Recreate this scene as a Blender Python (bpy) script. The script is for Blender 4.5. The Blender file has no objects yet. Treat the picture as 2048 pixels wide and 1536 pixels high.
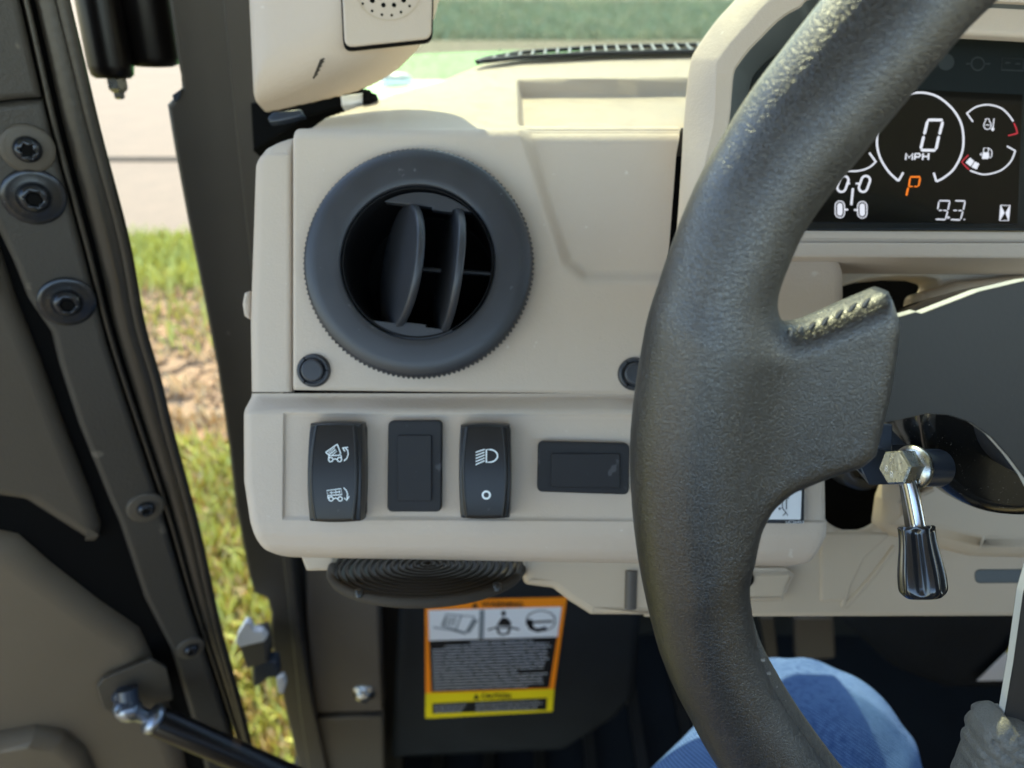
import bpy, math, random
import numpy as np
from mathutils import Vector, Matrix
from mathutils.geometry import tessellate_polygon
random.seed(4)
rng = np.random.default_rng(4)
scene = bpy.context.scene
COL = scene.collection
R = math.radians
# ------------------------------------------------------------------ camera
PITCH = R(32.0)
CP, SP = math.cos(PITCH), math.sin(PITCH)
CAM = np.array([0.0, 0.0, 1.55])
F = 1480.0                                   # focal length in units of a 2048-wide picture
AX = np.array([[1, 0, 0], [0, SP, CP], [0, -CP, SP]])      # right, up, back of the driver's view
cam_d = bpy.data.cameras.new("camera")
cam = bpy.data.objects.new("camera", cam_d)
COL.objects.link(cam)
cam.location = CAM
cam.rotation_euler = (math.pi / 2 - PITCH, 0, 0)
cam_d.sensor_width = 36.0
cam_d.lens = 36.0 * F / 2048
cam_d.clip_start = 0.01
cam_d.clip_end = 400
cam_d.dof.use_dof = True
cam_d.dof.focus_distance = 0.262
cam_d.dof.aperture_fstop = 26.0 / 2.5
scene.camera = cam
# ------------------------------------------------------------------ light
SUN_E, SUN_A = R(40), R(-10)
w = bpy.data.worlds.new("World")
scene.world = w
w.use_nodes = True
nt = w.node_tree
sky = nt.nodes.new("ShaderNodeTexSky")
sky.sky_type = 'NISHITA'
sky.sun_disc = False
sky.sun_elevation = SUN_E
sky.sun_rotation = SUN_A
sky.dust_density = 0.5
sky.air_density = 1.15
nt.links.new(sky.outputs[0], nt.nodes["Background"].inputs[0])
nt.nodes["Background"].inputs[1].default_value = 0.15
sd = bpy.data.lights.new("sun", 'SUN')
sd.energy = 2.1
sd.angle = R(0.53)
sd.color = (1.0, 0.89, 0.57)
sun = bpy.data.objects.new("sun", sd)
COL.objects.link(sun)
sdir = Vector((math.sin(SUN_A) * math.cos(SUN_E), math.cos(SUN_A) * math.cos(SUN_E), math.sin(SUN_E)))
sun.rotation_euler = (-sdir).to_track_quat('-Z', 'Y').to_euler()
sun.location = (0, 0, 5)
scene.view_settings.view_transform = 'Standard'
scene.view_settings.look = 'None'
scene.view_settings.gamma = 1
scene.view_settings.exposure = 2.15
scene.cycles.use_denoising = True
scene.cycles.max_bounces = 8
scene.cycles.transparent_max_bounces = 12
scene.cycles.sample_clamp_indirect = 6


# ------------------------------------------------------------------ coordinate helpers (view frame -> world)
def px(x, y, d):
    return np.array([(x - 1024) / F * d, (768 - y) / F * d, -d])


def W(p):
    return CAM + np.asarray(p, float) @ AX


def from_world(v):
    return (np.asarray(v, float) - CAM) @ AX.T


class Plane:
    """a plane in the view frame; e1 to the right, e2 up, n towards the viewer"""
    def __init__(s, point, normal):
        s.p = np.asarray(point, float)
        s.n = np.asarray(normal, float) / np.linalg.norm(normal)
        s.e1 = np.cross([0, 1, 0], s.n)
        s.e1 /= np.linalg.norm(s.e1)
        s.e2 = np.cross(s.n, s.e1)

    def hit(s, x, y):                                       # 2D coordinates of a sight line on the plane
        r = px(x, y, 1.0)
        q = r * (s.p @ s.n) / (r @ s.n)
        return np.array([(q - s.p) @ s.e1, (q - s.p) @ s.e2])

    def at(s, u, v, h=0.0):
        return s.p + u * s.e1 + v * s.e2 + h * s.n

    def up(s, h):
        return Plane(s.p + s.n * h, s.n)


def vert_plane(y0, yaw=0.0, x0=0.0):
    """a plane that is vertical in the world, y0 metres ahead of the viewer"""
    n = np.array([math.sin(yaw), -math.cos(yaw), 0.0])
    return Plane(from_world(CAM + np.array([x0, y0, 0])), AX @ n)


def facing(d, tilt=(0, 0)):
    return Plane((0, 0, -d), (tilt[0], tilt[1], 1))


# ------------------------------------------------------------------ materials
def mat(name, base, rough=0.5, metal=0.0, spec=0.5, bump=None, var=None, coat=0.0, emit=None, aniso=None, dust=None):
    m = bpy.data.materials.new(name)
    m.use_nodes = True
    t = m.node_tree
    N, L = t.nodes, t.links
    b = N["Principled BSDF"]
    b.inputs["Base Color"].default_value = (*base, 1)
    b.inputs["Roughness"].default_value = rough
    b.inputs["Metallic"].default_value = metal
    b.inputs["Specular IOR Level"].default_value = spec
    if coat:
        b.inputs["Coat Weight"].default_value = coat
        b.inputs["Coat Roughness"].default_value = 0.08
    if emit:
        b.inputs["Emission Color"].default_value = (*emit[0], 1)
        b.inputs["Emission Strength"].default_value = emit[1]
    tc = N.new("ShaderNodeTexCoord")
    col = None
    if var:                                                 # (scale, amount) mottling of the colour
        nz = N.new("ShaderNodeTexNoise")
        nz.inputs["Scale"].default_value = var[0]
        nz.inputs["Detail"].default_value = 6
        L.new(tc.outputs["Object"], nz.inputs["Vector"])
        mx = N.new("ShaderNodeMix")
        mx.data_type = 'RGBA'
        mx.inputs[6].default_value = (*[c * (1 - var[1]) for c in base], 1)
        mx.inputs[7].default_value = (*[min(1, c * (1 + var[1])) for c in base], 1)
        L.new(nz.outputs[0], mx.inputs[0])
        col = mx.outputs[2]
        rr = N.new("ShaderNodeMapRange")
        rr.inputs[3].default_value = max(0, rough - .07)
        rr.inputs[4].default_value = min(1, rough + .07)
        L.new(nz.outputs[0], rr.inputs[0])
        L.new(rr.outputs[0], b.inputs["Roughness"])
    if dust:                                                # (scale, threshold, colour, strength) specks and dust
        nz = N.new("ShaderNodeTexNoise")
        nz.inputs["Scale"].default_value = dust[0]
        nz.inputs["Detail"].default_value = 3
        L.new(tc.outputs["Object"], nz.inputs["Vector"])
        mr = N.new("ShaderNodeMapRange")
        mr.inputs[1].default_value = dust[1]
        mr.inputs[2].default_value = dust[1] + .05
        mr.inputs[4].default_value = dust[3]
        L.new(nz.outputs[0], mr.inputs[0])
        mx = N.new("ShaderNodeMix")
        mx.data_type = 'RGBA'
        mx.inputs[6].default_value = (*base, 1)
        if col:
            L.new(col, mx.inputs[6])
        mx.inputs[7].default_value = (*dust[2], 1)
        L.new(mr.outputs[0], mx.inputs[0])
        col = mx.outputs[2]
    if col:
        L.new(col, b.inputs["Base Color"])
    if bump:                                                # list of (kind, scale, strength metres)
        prev = None
        for kind, sc, dist in bump:
            if kind == 'noise':
                x = N.new("ShaderNodeTexNoise")
                x.inputs["Detail"].default_value = 3
                h = x.outputs[0]
            elif kind == 'leather':
                x = N.new("ShaderNodeTexVoronoi")
                x.feature = 'SMOOTH_F1'
                x.inputs["Smoothness"].default_value = .6
                h = x.outputs[0]
            elif kind == 'crease':
                x = N.new("ShaderNodeTexVoronoi")
                x.feature = 'DISTANCE_TO_EDGE'
                h0 = x.outputs[0]
                cr = N.new("ShaderNodeMapRange")
                cr.inputs[2].default_value = .16
                cr.interpolation_type = 'SMOOTHSTEP'
                L.new(h0, cr.inputs[0])
                h = cr.outputs[0]
            else:
                x = N.new("ShaderNodeTexWave")
                x.inputs["Distortion"].default_value = 1.0
                x.bands_direction = 'DIAGONAL'
                h = x.outputs[1]
            x.inputs["Scale"].default_value = sc
            if kind in ('crease', 'leather'):               # warp so that the creases wander
                wn = N.new("ShaderNodeTexNoise")
                wn.inputs["Scale"].default_value = sc * .7
                L.new(tc.outputs["Object"], wn.inputs["Vector"])
                ad = N.new("ShaderNodeVectorMath")
                ad.operation = 'MULTIPLY_ADD'
                ad.inputs[1].default_value = (1.6 / sc,) * 3
                L.new(wn.outputs[1], ad.inputs[0])
                L.new(tc.outputs["Object"], ad.inputs[2])
                L.new(ad.outputs[0], x.inputs["Vector"])
            else:
                L.new(tc.outputs["Object"], x.inputs["Vector"])
            bp = N.new("ShaderNodeBump")
            bp.inputs["Strength"].default_value = 1.0
            bp.inputs["Distance"].default_value = dist
            L.new(h, bp.inputs["Height"])
            if prev:
                L.new(prev.outputs[0], bp.inputs["Normal"])
            prev = bp
        L.new(prev.outputs[0], b.inputs["Normal"])
    return m


TAN = mat("tan_plastic", (.555, .462, .372), .62, spec=.33, bump=[('noise', 1500, .00016), ('noise', 500, .00016), ('noise', 90, .0002)], var=(9, .065),
          dust=(160, .715, (.8, .78, .72), .35))
TAN2 = mat("tan_plastic_lower", (.52, .425, .31), .6, spec=.35, bump=[('noise', 1500, .00008)], var=(9, .05))
BLACKP = mat("black_plastic", (.028, .030, .036), .42, spec=.6, bump=[('noise', 2200, .00005)], var=(60, .25),
             dust=(210, .70, (.16, .17, .18), .5))
DUCT = mat("duct_plastic", (.006, .006, .007), .6, spec=.2)
SWITCH = mat("switch_plastic", (.014, .013, .013), .36, spec=.42, bump=[('noise', 3000, .00003)], var=(50, .2),
             dust=(150, .72, (.2, .2, .2), .35))
PLUG = mat("plug_rubber", (.015, .015, .017), .62, spec=.4, bump=[('noise', 1800, .00012)], dust=(120, .66, (.09, .09, .1), .6))
VOID = mat("dark_void", (.004, .004, .004), .9, spec=.1)
LEATHER = mat("black_leather", (.008, .008, .009), .38, spec=1.0, bump=[('noise', 50, .0003), ('crease', 900, .000055), ('leather', 1500, .00004)],
              var=(35, .2), dust=(400, .76, (.3, .3, .28), .3))
THREAD = mat("grey_thread", (.22, .21, .19), .8)
SUEDE = mat("worn_leather_edge", (.060, .057, .050), .7, spec=.4, bump=[('noise', 900, .0006), ('noise', 2500, .0003)], var=(200, .4))
WRAP = mat("leather_painted_sun", (.13, .13, .12), .5, spec=.6, bump=[("crease", 900, .0001), ("noise", 200, .0005)], var=(60, .3))  # black leather with its sunlight put into a pale grey
PLATE = mat("spoke_metal", (.012, .012, .013), .5, metal=.0, spec=.45, bump=[('noise', 900, .00003)], var=(8, .12),
            dust=(260, .73, (.35, .35, .35), .55))
PLATE_EDGE_LIT = mat("spoke_edge_painted_sun", (.55, .55, .52), .45, bump=[('noise', 500, .0001)])  # sun glare on the dark plate's edge, put into a pale colour
GLOSS = mat("glossy_black_cowl", (.010, .010, .010), .16, spec=.6, coat=.3, bump=[('noise', 60, .0002)],
            dust=(1400, .69, (.4, .38, .34), .7))
ZINC = mat("zinc_bolt", (.50, .50, .47), .28, metal=1.0, bump=[('noise', 700, .00008)], var=(300, .25))
CHROME = mat("chrome_rod", (.62, .63, .67), .2, metal=1.0)
DCHROME = mat("dull_plated_steel", (.30, .33, .38), .35, metal=1.0)
HANDLE = mat("lever_handle_plastic", (.012, .013, .017), .2, spec=.7, coat=.3)
PILLAR = mat("pillar_paint", (.048, .041, .033), .5, spec=.4, bump=[('noise', 700, .0001)], var=(20, .15), dust=(90, .74, (.2, .18, .15), .4))
DOOR = mat("door_plastic", (.066, .056, .043), .5, spec=.45, bump=[('noise', 900, .0002)], var=(10, .2), dust=(120, .75, (.25, .23, .2), .3))
TRIM = mat("door_trim_plastic", (.040, .036, .030), .52, spec=.45, bump=[("noise", 700, .0003)], var=(12, .25), dust=(60, .70, (.16, .14, .11), .5))
DOOR_LIT = mat("door_plastic_painted_light", (.14, .112, .078), .55, spec=.4, bump=[("noise", 900, .0002)], var=(7, .2))  # door plastic with brighter sky and sun put into the colour
SEAL = mat("seal_rubber", (.022, .019, .015), .33, spec=.5, bump=[('noise', 300, .00015)], var=(30, .2))
STEEL = mat("black_bolt_steel", (.035, .038, .045), .25, metal=.7, spec=.6, var=(300, .3))
GLOSSB = mat("glossy_black_tube", (.004, .003, .003), .32, spec=.3)
KICK = mat("kick_panel", (.085, .072, .058), .55, bump=[('noise', 500, .0001)], var=(14, .2))
FOOT = mat("footwell_plastic", (.010, .012, .014), .75, bump=[('noise', 200, .0004)], var=(25, .4), spec=.25)
GRILLE = mat("grille_plastic", (.055, .045, .034), .8, spec=.2)
ORANGE = mat("label_orange", (.90, .26, .01), .4)
YELLOW = mat("label_yellow", (.72, .60, .01), .4)
WHITE = mat("label_white", (.78, .80, .82), .4)
LBLACK = mat("label_black", (.012, .012, .013), .4)
LGREY = mat("label_print_grey", (.30, .32, .36), .5)
PRINT = mat("label_print_pale", (.50, .53, .58), .5)
LMID = mat("label_artwork_grey", (.22, .25, .27), .5)
ICON = mat("icon_white", (.75, .82, .84), .5, emit=((.8, .9, .95), .02))
SCREEN = mat("screen_lens", (.020, .024, .024), .16, spec=.45)
LCD = mat("screen_panel", (.010, .009, .007), .10, spec=.4, coat=.0)
BEZEL = mat("cluster_inner_bezel", (.085, .095, .092), .5)
SEG = mat("segment_white", (.3, .3, .3), .4, emit=((.86, .86, .95), .17))
SEGR = mat("segment_red", (.2, .02, .02), .4, emit=((.55, .03, .05), .2))
SEGO = mat("segment_orange", (.3, .08, .01), .4, emit=((1.0, .22, .01), .22))
SEGD = mat("telltale_unlit", (.045, .05, .05), .4)
HOOD = mat("green_bonnet", (.01, .36, .02), .6, coat=.0, var=(5, .1))
CONC = mat("pale_concrete", (.22, .168, .118), .9, bump=[('noise', 60, .003)], var=(4, .22), dust=(25, .62, (.17, .13, .095), .5))
SOIL = mat("bare_soil", (.34, .23, .13), .95, bump=[('noise', 40, .02)], var=(18, .35))
LAWN = mat("lawn_soil", (.30, .26, .10), .95, bump=[('noise', 60, .01)], var=(12, .4))
BLADE = mat("grass_blade", (.50, .50, .12), .6, var=(9, .45))
BLADED = mat("dry_grass_blade", (.62, .46, .24), .7, var=(9, .4))
HEDGE = mat("dark_verge_grass", (.27, .34, .22), .8, var=(2, .5))
STONE = mat("mulch_chip", (.36, .23, .12), .9, var=(30, .4))
WHITEM = mat("plated_latch", (.80, .78, .76), .4)
CLIP = mat("blue_black_clip", (.03, .04, .06), .3, spec=.6)
CLEARG = bpy.data.materials.new("windscreen_glass")
CLEARG.use_nodes = True
_n, _l = CLEARG.node_tree.nodes, CLEARG.node_tree.links
_n.remove(_n["Principled BSDF"])
_tr, _gl, _df = _n.new("ShaderNodeBsdfTransparent"), _n.new("ShaderNodeBsdfGlossy"), _n.new("ShaderNodeBsdfDiffuse")
_tr.inputs[0].default_value = (.80, .84, .78, 1)
_gl.inputs[1].default_value = .02
_df.inputs[0].default_value = (.72, .72, .56, 1)
_fr = _n.new("ShaderNodeFresnel")
_fr.inputs[0].default_value = 1.2
_m1, _m2 = _n.new("ShaderNodeMixShader"), _n.new("ShaderNodeMixShader")
_nz, _mr, _tc = _n.new("ShaderNodeTexNoise"), _n.new("ShaderNodeMapRange"), _n.new("ShaderNodeTexCoord")
_nz.inputs["Scale"].default_value = 120
_nz.inputs["Detail"].default_value = 5
_l.new(_tc.outputs["Object"], _nz.inputs["Vector"])
_l.new(_nz.outputs[0], _mr.inputs[0])
_mr.inputs[1].default_value, _mr.inputs[2].default_value = .45, .75
_mr.inputs[3].default_value, _mr.inputs[4].default_value = .14, .30
_l.new(_fr.outputs[0], _m1.inputs[0]); _l.new(_tr.outputs[0], _m1.inputs[1]); _l.new(_gl.outputs[0], _m1.inputs[2])
_l.new(_mr.outputs[0], _m2.inputs[0]); _l.new(_m1.outputs[0], _m2.inputs[1]); _l.new(_df.outputs[0], _m2.inputs[2])
_l.new(_m2.outputs[0], _n["Material Output"].inputs[0])

DENIM = mat("blue_denim", (.055, .13, .33), .85, spec=.2)
_t = DENIM.node_tree
_N, _L = _t.nodes, _t.links
_tc = _N.new("ShaderNodeTexCoord")
_wv = _N.new("ShaderNodeTexWave")
_wv.inputs["Scale"].default_value = 190
_wv.inputs["Distortion"].default_value = .6
_wv.bands_direction = 'DIAGONAL'
_no = _N.new("ShaderNodeTexNoise")
_no.inputs["Scale"].default_value = 260
_n2 = _N.new("ShaderNodeTexNoise")
_n2.inputs["Scale"].default_value = 22
_n2.inputs["Detail"].default_value = 5
_L.new(_tc.outputs["Object"], _wv.inputs["Vector"]); _L.new(_tc.outputs["Object"], _no.inputs["Vector"]); _L.new(_tc.outputs["Object"], _n2.inputs["Vector"])
_a = _N.new("ShaderNodeMath"); _a.operation = 'MULTIPLY'
_L.new(_wv.outputs[1], _a.inputs[0]); _L.new(_no.outputs[0], _a.inputs[1])
_b = _N.new("ShaderNodeMath"); _b.operation = 'MULTIPLY_ADD'; _b.inputs[1].default_value = .75
_L.new(_n2.outputs[0], _b.inputs[0]); _L.new(_a.outputs[0], _b.inputs[2])
_cr = _N.new("ShaderNodeValToRGB")
_cr.color_ramp.elements[0].position = .42
_cr.color_ramp.elements[0].color = (.020, .055, .16, 1)
_cr.color_ramp.elements[1].position = .80
_cr.color_ramp.elements[1].color = (.10, .185, .35, 1)
_L.new(_b.outputs[0], _cr.inputs[0]); _L.new(_cr.outputs[0], _N["Principled BSDF"].inputs["Base Color"])
_bp = _N.new("ShaderNodeBump"); _bp.inputs["Distance"].default_value = .0003
_L.new(_a.outputs[0], _bp.inputs["Height"]); _L.new(_bp.outputs[0], _N["Principled BSDF"].inputs["Normal"])


# ------------------------------------------------------------------ object helpers
class Geo:
    def __init__(s):
        s.v, s.f, s.sm = [], [], []

    def add(s, verts, faces, smooth=True):
        o = len(s.v)
        s.v.extend([tuple(map(float, p)) for p in verts])
        s.f.extend([tuple(int(i) + o for i in f) for f in faces])
        s.sm.extend([smooth] * len(faces) if isinstance(smooth, bool) else list(smooth))
        return s


def props(o, label=None, cat=None, group=None, kind=None):
    for k, v in (('label', label), ('category', cat), ('group', group), ('kind', kind)):
        if v:
            o[k] = v
    return o


def thing(name, base, label, cat, group=None):
    """Empty at the base of a thing; base in the view frame"""
    o = bpy.data.objects.new(name, None)
    COL.objects.link(o)
    o.location = Vector(W(base))
    o.empty_display_size = .02
    return props(o, label, cat, group)


def absloc(o):
    p = Vector(o.location)
    while o.parent:
        o = o.parent
        p += o.location
    return p


def build(name, g, m, parent=None, world=False, auto=None, **pr):
    v = np.array(g.v, float)
    v = v if world else W(v)
    if parent is not None and len(v) == 0:
        return None
    c = (v.max(0) + v.min(0)) / 2
    if parent is None:
        c[2] = v[:, 2].min()
    me = bpy.data.meshes.new(name)
    me.from_pydata([tuple(p) for p in v - c], [], g.f)
    me.polygons.foreach_set("use_smooth", g.sm)
    me.materials.append(m)
    me.update()
    if auto:
        me.set_sharp_from_angle(angle=R(auto))
    o = bpy.data.objects.new(name, me)
    COL.objects.link(o)
    if parent is not None:
        o.parent = parent
        o.location = Vector(c) - absloc(parent)
    else:
        o.location = Vector(c)
    return props(o, **pr)


def build_np(name, v, f, m, parent=None, world=False, smooth=True, **pr):
    g = Geo()
    g.v, g.f, g.sm = np.asarray(v), [tuple(int(i) for i in q) for q in f], [smooth] * len(f)
    return build(name, g, m, parent, world, **pr)


# ------------------------------------------------------------------ shape helpers
def area2(P):
    x, y = P[:, 0], P[:, 1]
    return .5 * np.sum(x * np.roll(y, -1) - np.roll(x, -1) * y)


def fillet(P, r, n=6):
    """round the corners of a closed outline; r one radius or one per corner"""
    P = np.asarray(P, float)
    k = len(P)
    rr = [r] * k if np.isscalar(r) else r
    out = []
    for i in range(k):
        a, b, c = P[i - 1], P[i], P[(i + 1) % k]
        u, v = a - b, c - b
        lu, lv = np.linalg.norm(u), np.linalg.norm(v)
        u, v = u / lu, v / lv
        ang = math.acos(max(-1, min(1, u @ v)))
        if rr[i] <= 0 or ang > 3.05:
            out.append(b)
            continue
        t = min(rr[i] / math.tan(ang / 2), .49 * lu, .49 * lv)
        p0, p1 = b + u * t, b + v * t
        for j in range(n + 1):
            s = j / n
            out.append((1 - s) ** 2 * p0 + 2 * s * (1 - s) * b + s * s * p1)
    return np.array(out)


def offset(P, d):
    """move a CCW outline inward by d"""
    e = np.roll(P, -1, 0) - P
    l = np.linalg.norm(e, axis=1)[:, None]
    e = e / np.maximum(l, 1e-9)
    n = np.c_[-e[:, 1], e[:, 0]]
    m = n + np.roll(n, 1, 0)
    m /= np.maximum(np.linalg.norm(m, axis=1)[:, None], 1e-6)
    cs = np.maximum(np.sum(m * n, 1), .5)[:, None]
    return P + m * d / cs


def slab2(g, P, plane, th, bev=.0006, holes=(), nb=4, h0=0.0, back=True):
    """plate with outline P (plane coordinates), front at height h0, rounded front edge, optional holes"""
    P = np.asarray(P, float)
    if area2(P) < 0:
        P = P[::-1]
    bev = min(bev, th * .95)
    loops = [P]
    for H in holes:
        H = np.asarray(H, float)
        loops.append(H[::-1] if area2(H) > 0 else H)
    tops, bots = [], []
    for L_ in loops:
        n = len(L_)
        rings = [(L_, h0 - th)]
        for k in range(nb + 1):
            a = k / nb * math.pi / 2
            rings.append((offset(L_, bev * (1 - math.cos(a))), h0 - bev + bev * math.sin(a)))
        V = [plane.at(u, v, h) for Q, h in rings for u, v in Q]
        Fc = []
        for r_ in range(len(rings) - 1):
            for i in range(n):
                j = (i + 1) % n
                Fc.append((r_ * n + i, r_ * n + j, (r_ + 1) * n + j, (r_ + 1) * n + i))
        g.add(V, Fc, True)
        tops.append(rings[-1][0])
        bots.append(L_)
    for LL, h, flip in ((tops, h0, False), (bots, h0 - th, True)):
        if flip and not back:
            continue
        allp = np.concatenate(LL)
        tr = tessellate_polygon([[Vector((p[0], p[1], 0)) for p in q] for q in LL])
        fs = []
        for t in tr:
            a, b, c = allp[t[0]], allp[t[1]], allp[t[2]]
            ccw = (b[0] - a[0]) * (c[1] - a[1]) - (b[1] - a[1]) * (c[0] - a[0]) > 0
            fs.append(t if ccw != flip else t[::-1])
        g.add([plane.at(u, v, h) for u, v in allp], fs, False)
    return g


def slab(name, out, plane, th, m, parent=None, bev=.0006, r=0, holes=(), nb=4, h0=0.0, **pr):
    P = fillet(out, r) if (not np.isscalar(r) or r > 0) else np.asarray(out, float)
    Q = np.array([plane.hit(x, y) for x, y in P])
    H = [np.array([plane.hit(x, y) for x, y in h]) for h in holes]
    return build(name, slab2(Geo(), Q, plane, th, bev, H, nb, h0), m, parent, **pr)


def circle_px(cx, cy, rx, ry=None, n=48):
    ry = ry or rx
    return [(cx + rx * math.cos(2 * math.pi * i / n), cy + ry * math.sin(2 * math.pi * i / n)) for i in range(n)]


def catmull(P, n=8, closed=False):
    P = np.asarray(P, float)
    k = len(P)
    out = []
    for i in range(k if closed else k - 1):
        if closed:
            p0, p1, p2, p3 = P[i - 1], P[i], P[(i + 1) % k], P[(i + 2) % k]
        else:
            p0, p1, p2, p3 = P[max(i - 1, 0)], P[i], P[i + 1], P[min(i + 2, k - 1)]
        for j in range(n):
            t = j / n
            out.append(.5 * (2 * p1 + (p2 - p0) * t + (2 * p0 - 5 * p1 + 4 * p2 - p3) * t * t + (3 * p1 - p0 - 3 * p2 + p3) * t ** 3))
    if not closed:
        out.append(P[-1])
    return np.array(out)


def tube(g, path, rad, n=16, caps=True, ref=(0, 1, .3)):
    path = np.asarray(path, float)
    k = len(path)
    rad = np.full(k, rad) if np.isscalar(rad) else np.asarray(rad)
    T = np.gradient(path, axis=0)
    T /= np.linalg.norm(T, axis=1)[:, None]
    a = np.cross(T[0], ref)
    a /= np.linalg.norm(a)
    V = []
    for i in range(k):
        a = a - T[i] * (a @ T[i])
        a /= np.linalg.norm(a)
        b = np.cross(T[i], a)
        for j in range(n):
            t = 2 * math.pi * j / n
            V.append(path[i] + rad[i] * (math.cos(t) * a + math.sin(t) * b))
    Fc = [(i * n + j, i * n + (j + 1) % n, (i + 1) * n + (j + 1) % n, (i + 1) * n + j) for i in range(k - 1) for j in range(n)]
    g.add(V, Fc)
    if caps:
        g.add(V[:n], [tuple(range(n))[::-1]], False)
        g.add(V[-n:], [tuple(range(n))], False)
    return g


def lathe(g, c, ax, prof, n=48, cap=True, shape=None, smooth=True):
    """profile [(radius, height)] turned about axis ax through c; shape(theta, k) scales the radius"""
    ax = np.asarray(ax, float)
    ax = ax / np.linalg.norm(ax)
    e1 = np.cross([0, 1, 0.01], ax)
    e1 /= np.linalg.norm(e1)
    e2 = np.cross(ax, e1)
    V = []
    for k, (r_, h) in enumerate(prof):
        for j in range(n):
            t = 2 * math.pi * j / n
            q = r_ * (shape(t, k) if shape else 1)
            V.append(np.asarray(c) + ax * h + q * (math.cos(t) * e1 + math.sin(t) * e2))
    Fc = [(k * n + j, k * n + (j + 1) % n, (k + 1) * n + (j + 1) % n, (k + 1) * n + j) for k in range(len(prof) - 1) for j in range(n)]
    g.add(V, Fc, smooth)
    if cap:
        g.add(V[-n:], [tuple(range(n))], False)
        g.add(V[:n], [tuple(range(n))[::-1]], False)
    return g


def grid(g, P, mask=None, smooth=True, flip=False):
    a, b = P.shape[:2]
    idx = np.arange(a * b).reshape(a, b)
    q = np.stack([idx[:-1, :-1], idx[:-1, 1:], idx[1:, 1:], idx[1:, :-1]], -1).reshape(-1, 4)
    if mask is not None:
        q = q[mask.reshape(-1)]
    if flip:
        q = q[:, ::-1]
    g.add(P.reshape(-1, 3), q, smooth)
    return g


def ribbon(g, pts, wd, plane, h=0.0, closed=False, th=.00012):
    """flat printed stroke on a plane; pts in picture units, wd metres"""
    Q = np.array([plane.hit(x, y) for x, y in pts])
    if closed:
        Q = np.vstack([Q, Q[:1], Q[1:2]])
    T = np.gradient(Q, axis=0)
    if closed:
        T[0] = T[-2]
        T[-1] = T[1]
    T /= np.maximum(np.linalg.norm(T, axis=1)[:, None], 1e-9)
    N_ = np.c_[-T[:, 1], T[:, 0]] * wd / 2
    V, Fc = [], []
    for i in range(len(Q)):
        for s, hh in ((1, h), (-1, h), (-1, h - th), (1, h - th)):
            V.append(plane.at(*(Q[i] + s * N_[i]), hh))
    for i in range(len(Q) - 1):
        for j in range(4):
            Fc.append((i * 4 + j, i * 4 + (j + 1) % 4, i * 4 + 4 + (j + 1) % 4, i * 4 + 4 + j))
    Fc += [(0, 1, 2, 3), tuple(len(Q) * 4 - 4 + j for j in (3, 2, 1, 0))]
    g.add(V, Fc, False)
    return g


def poly(g, pts, plane, h=0.0, th=.00012):
    Q = np.array([plane.hit(x, y) for x, y in pts])
    return slab2(g, Q, plane, th, th * .3, nb=1, h0=h)


def text(name, s, box, plane, m, parent, h=0.0002, shear=0.0, bold=.0, **pr):
    """lettering filling the picture box (x0, y0, x1, y1) on the plane"""
    cu = bpy.data.curves.new(name, 'FONT')
    cu.body = s
    cu.offset = bold
    cu.shear = shear
    cu.resolution_u = 3
    tmp = bpy.data.objects.new("tmp", cu)
    COL.objects.link(tmp)
    dg = bpy.context.evaluated_depsgraph_get()
    me = tmp.evaluated_get(dg).to_mesh()
    v = np.array([q.co[:] for q in me.vertices])
    f = [tuple(p.vertices) for p in me.polygons]
    tmp.evaluated_get(dg).to_mesh_clear()
    bpy.data.objects.remove(tmp)
    bpy.data.curves.remove(cu)
    lo, hi = v.min(0), v.max(0)
    q = (v - lo) / np.maximum(hi - lo, 1e-9)
    x0, y0, x1, y1 = box
    A, B, C_ = plane.hit(x0, y1), plane.hit(x1, y1), plane.hit(x0, y0)
    V = [plane.at(*(A + (B - A) * a + (C_ - A) * b), h) for a, b, _ in q]
    return build(name, Geo().add(V, f, False), m, parent, **pr)


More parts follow.
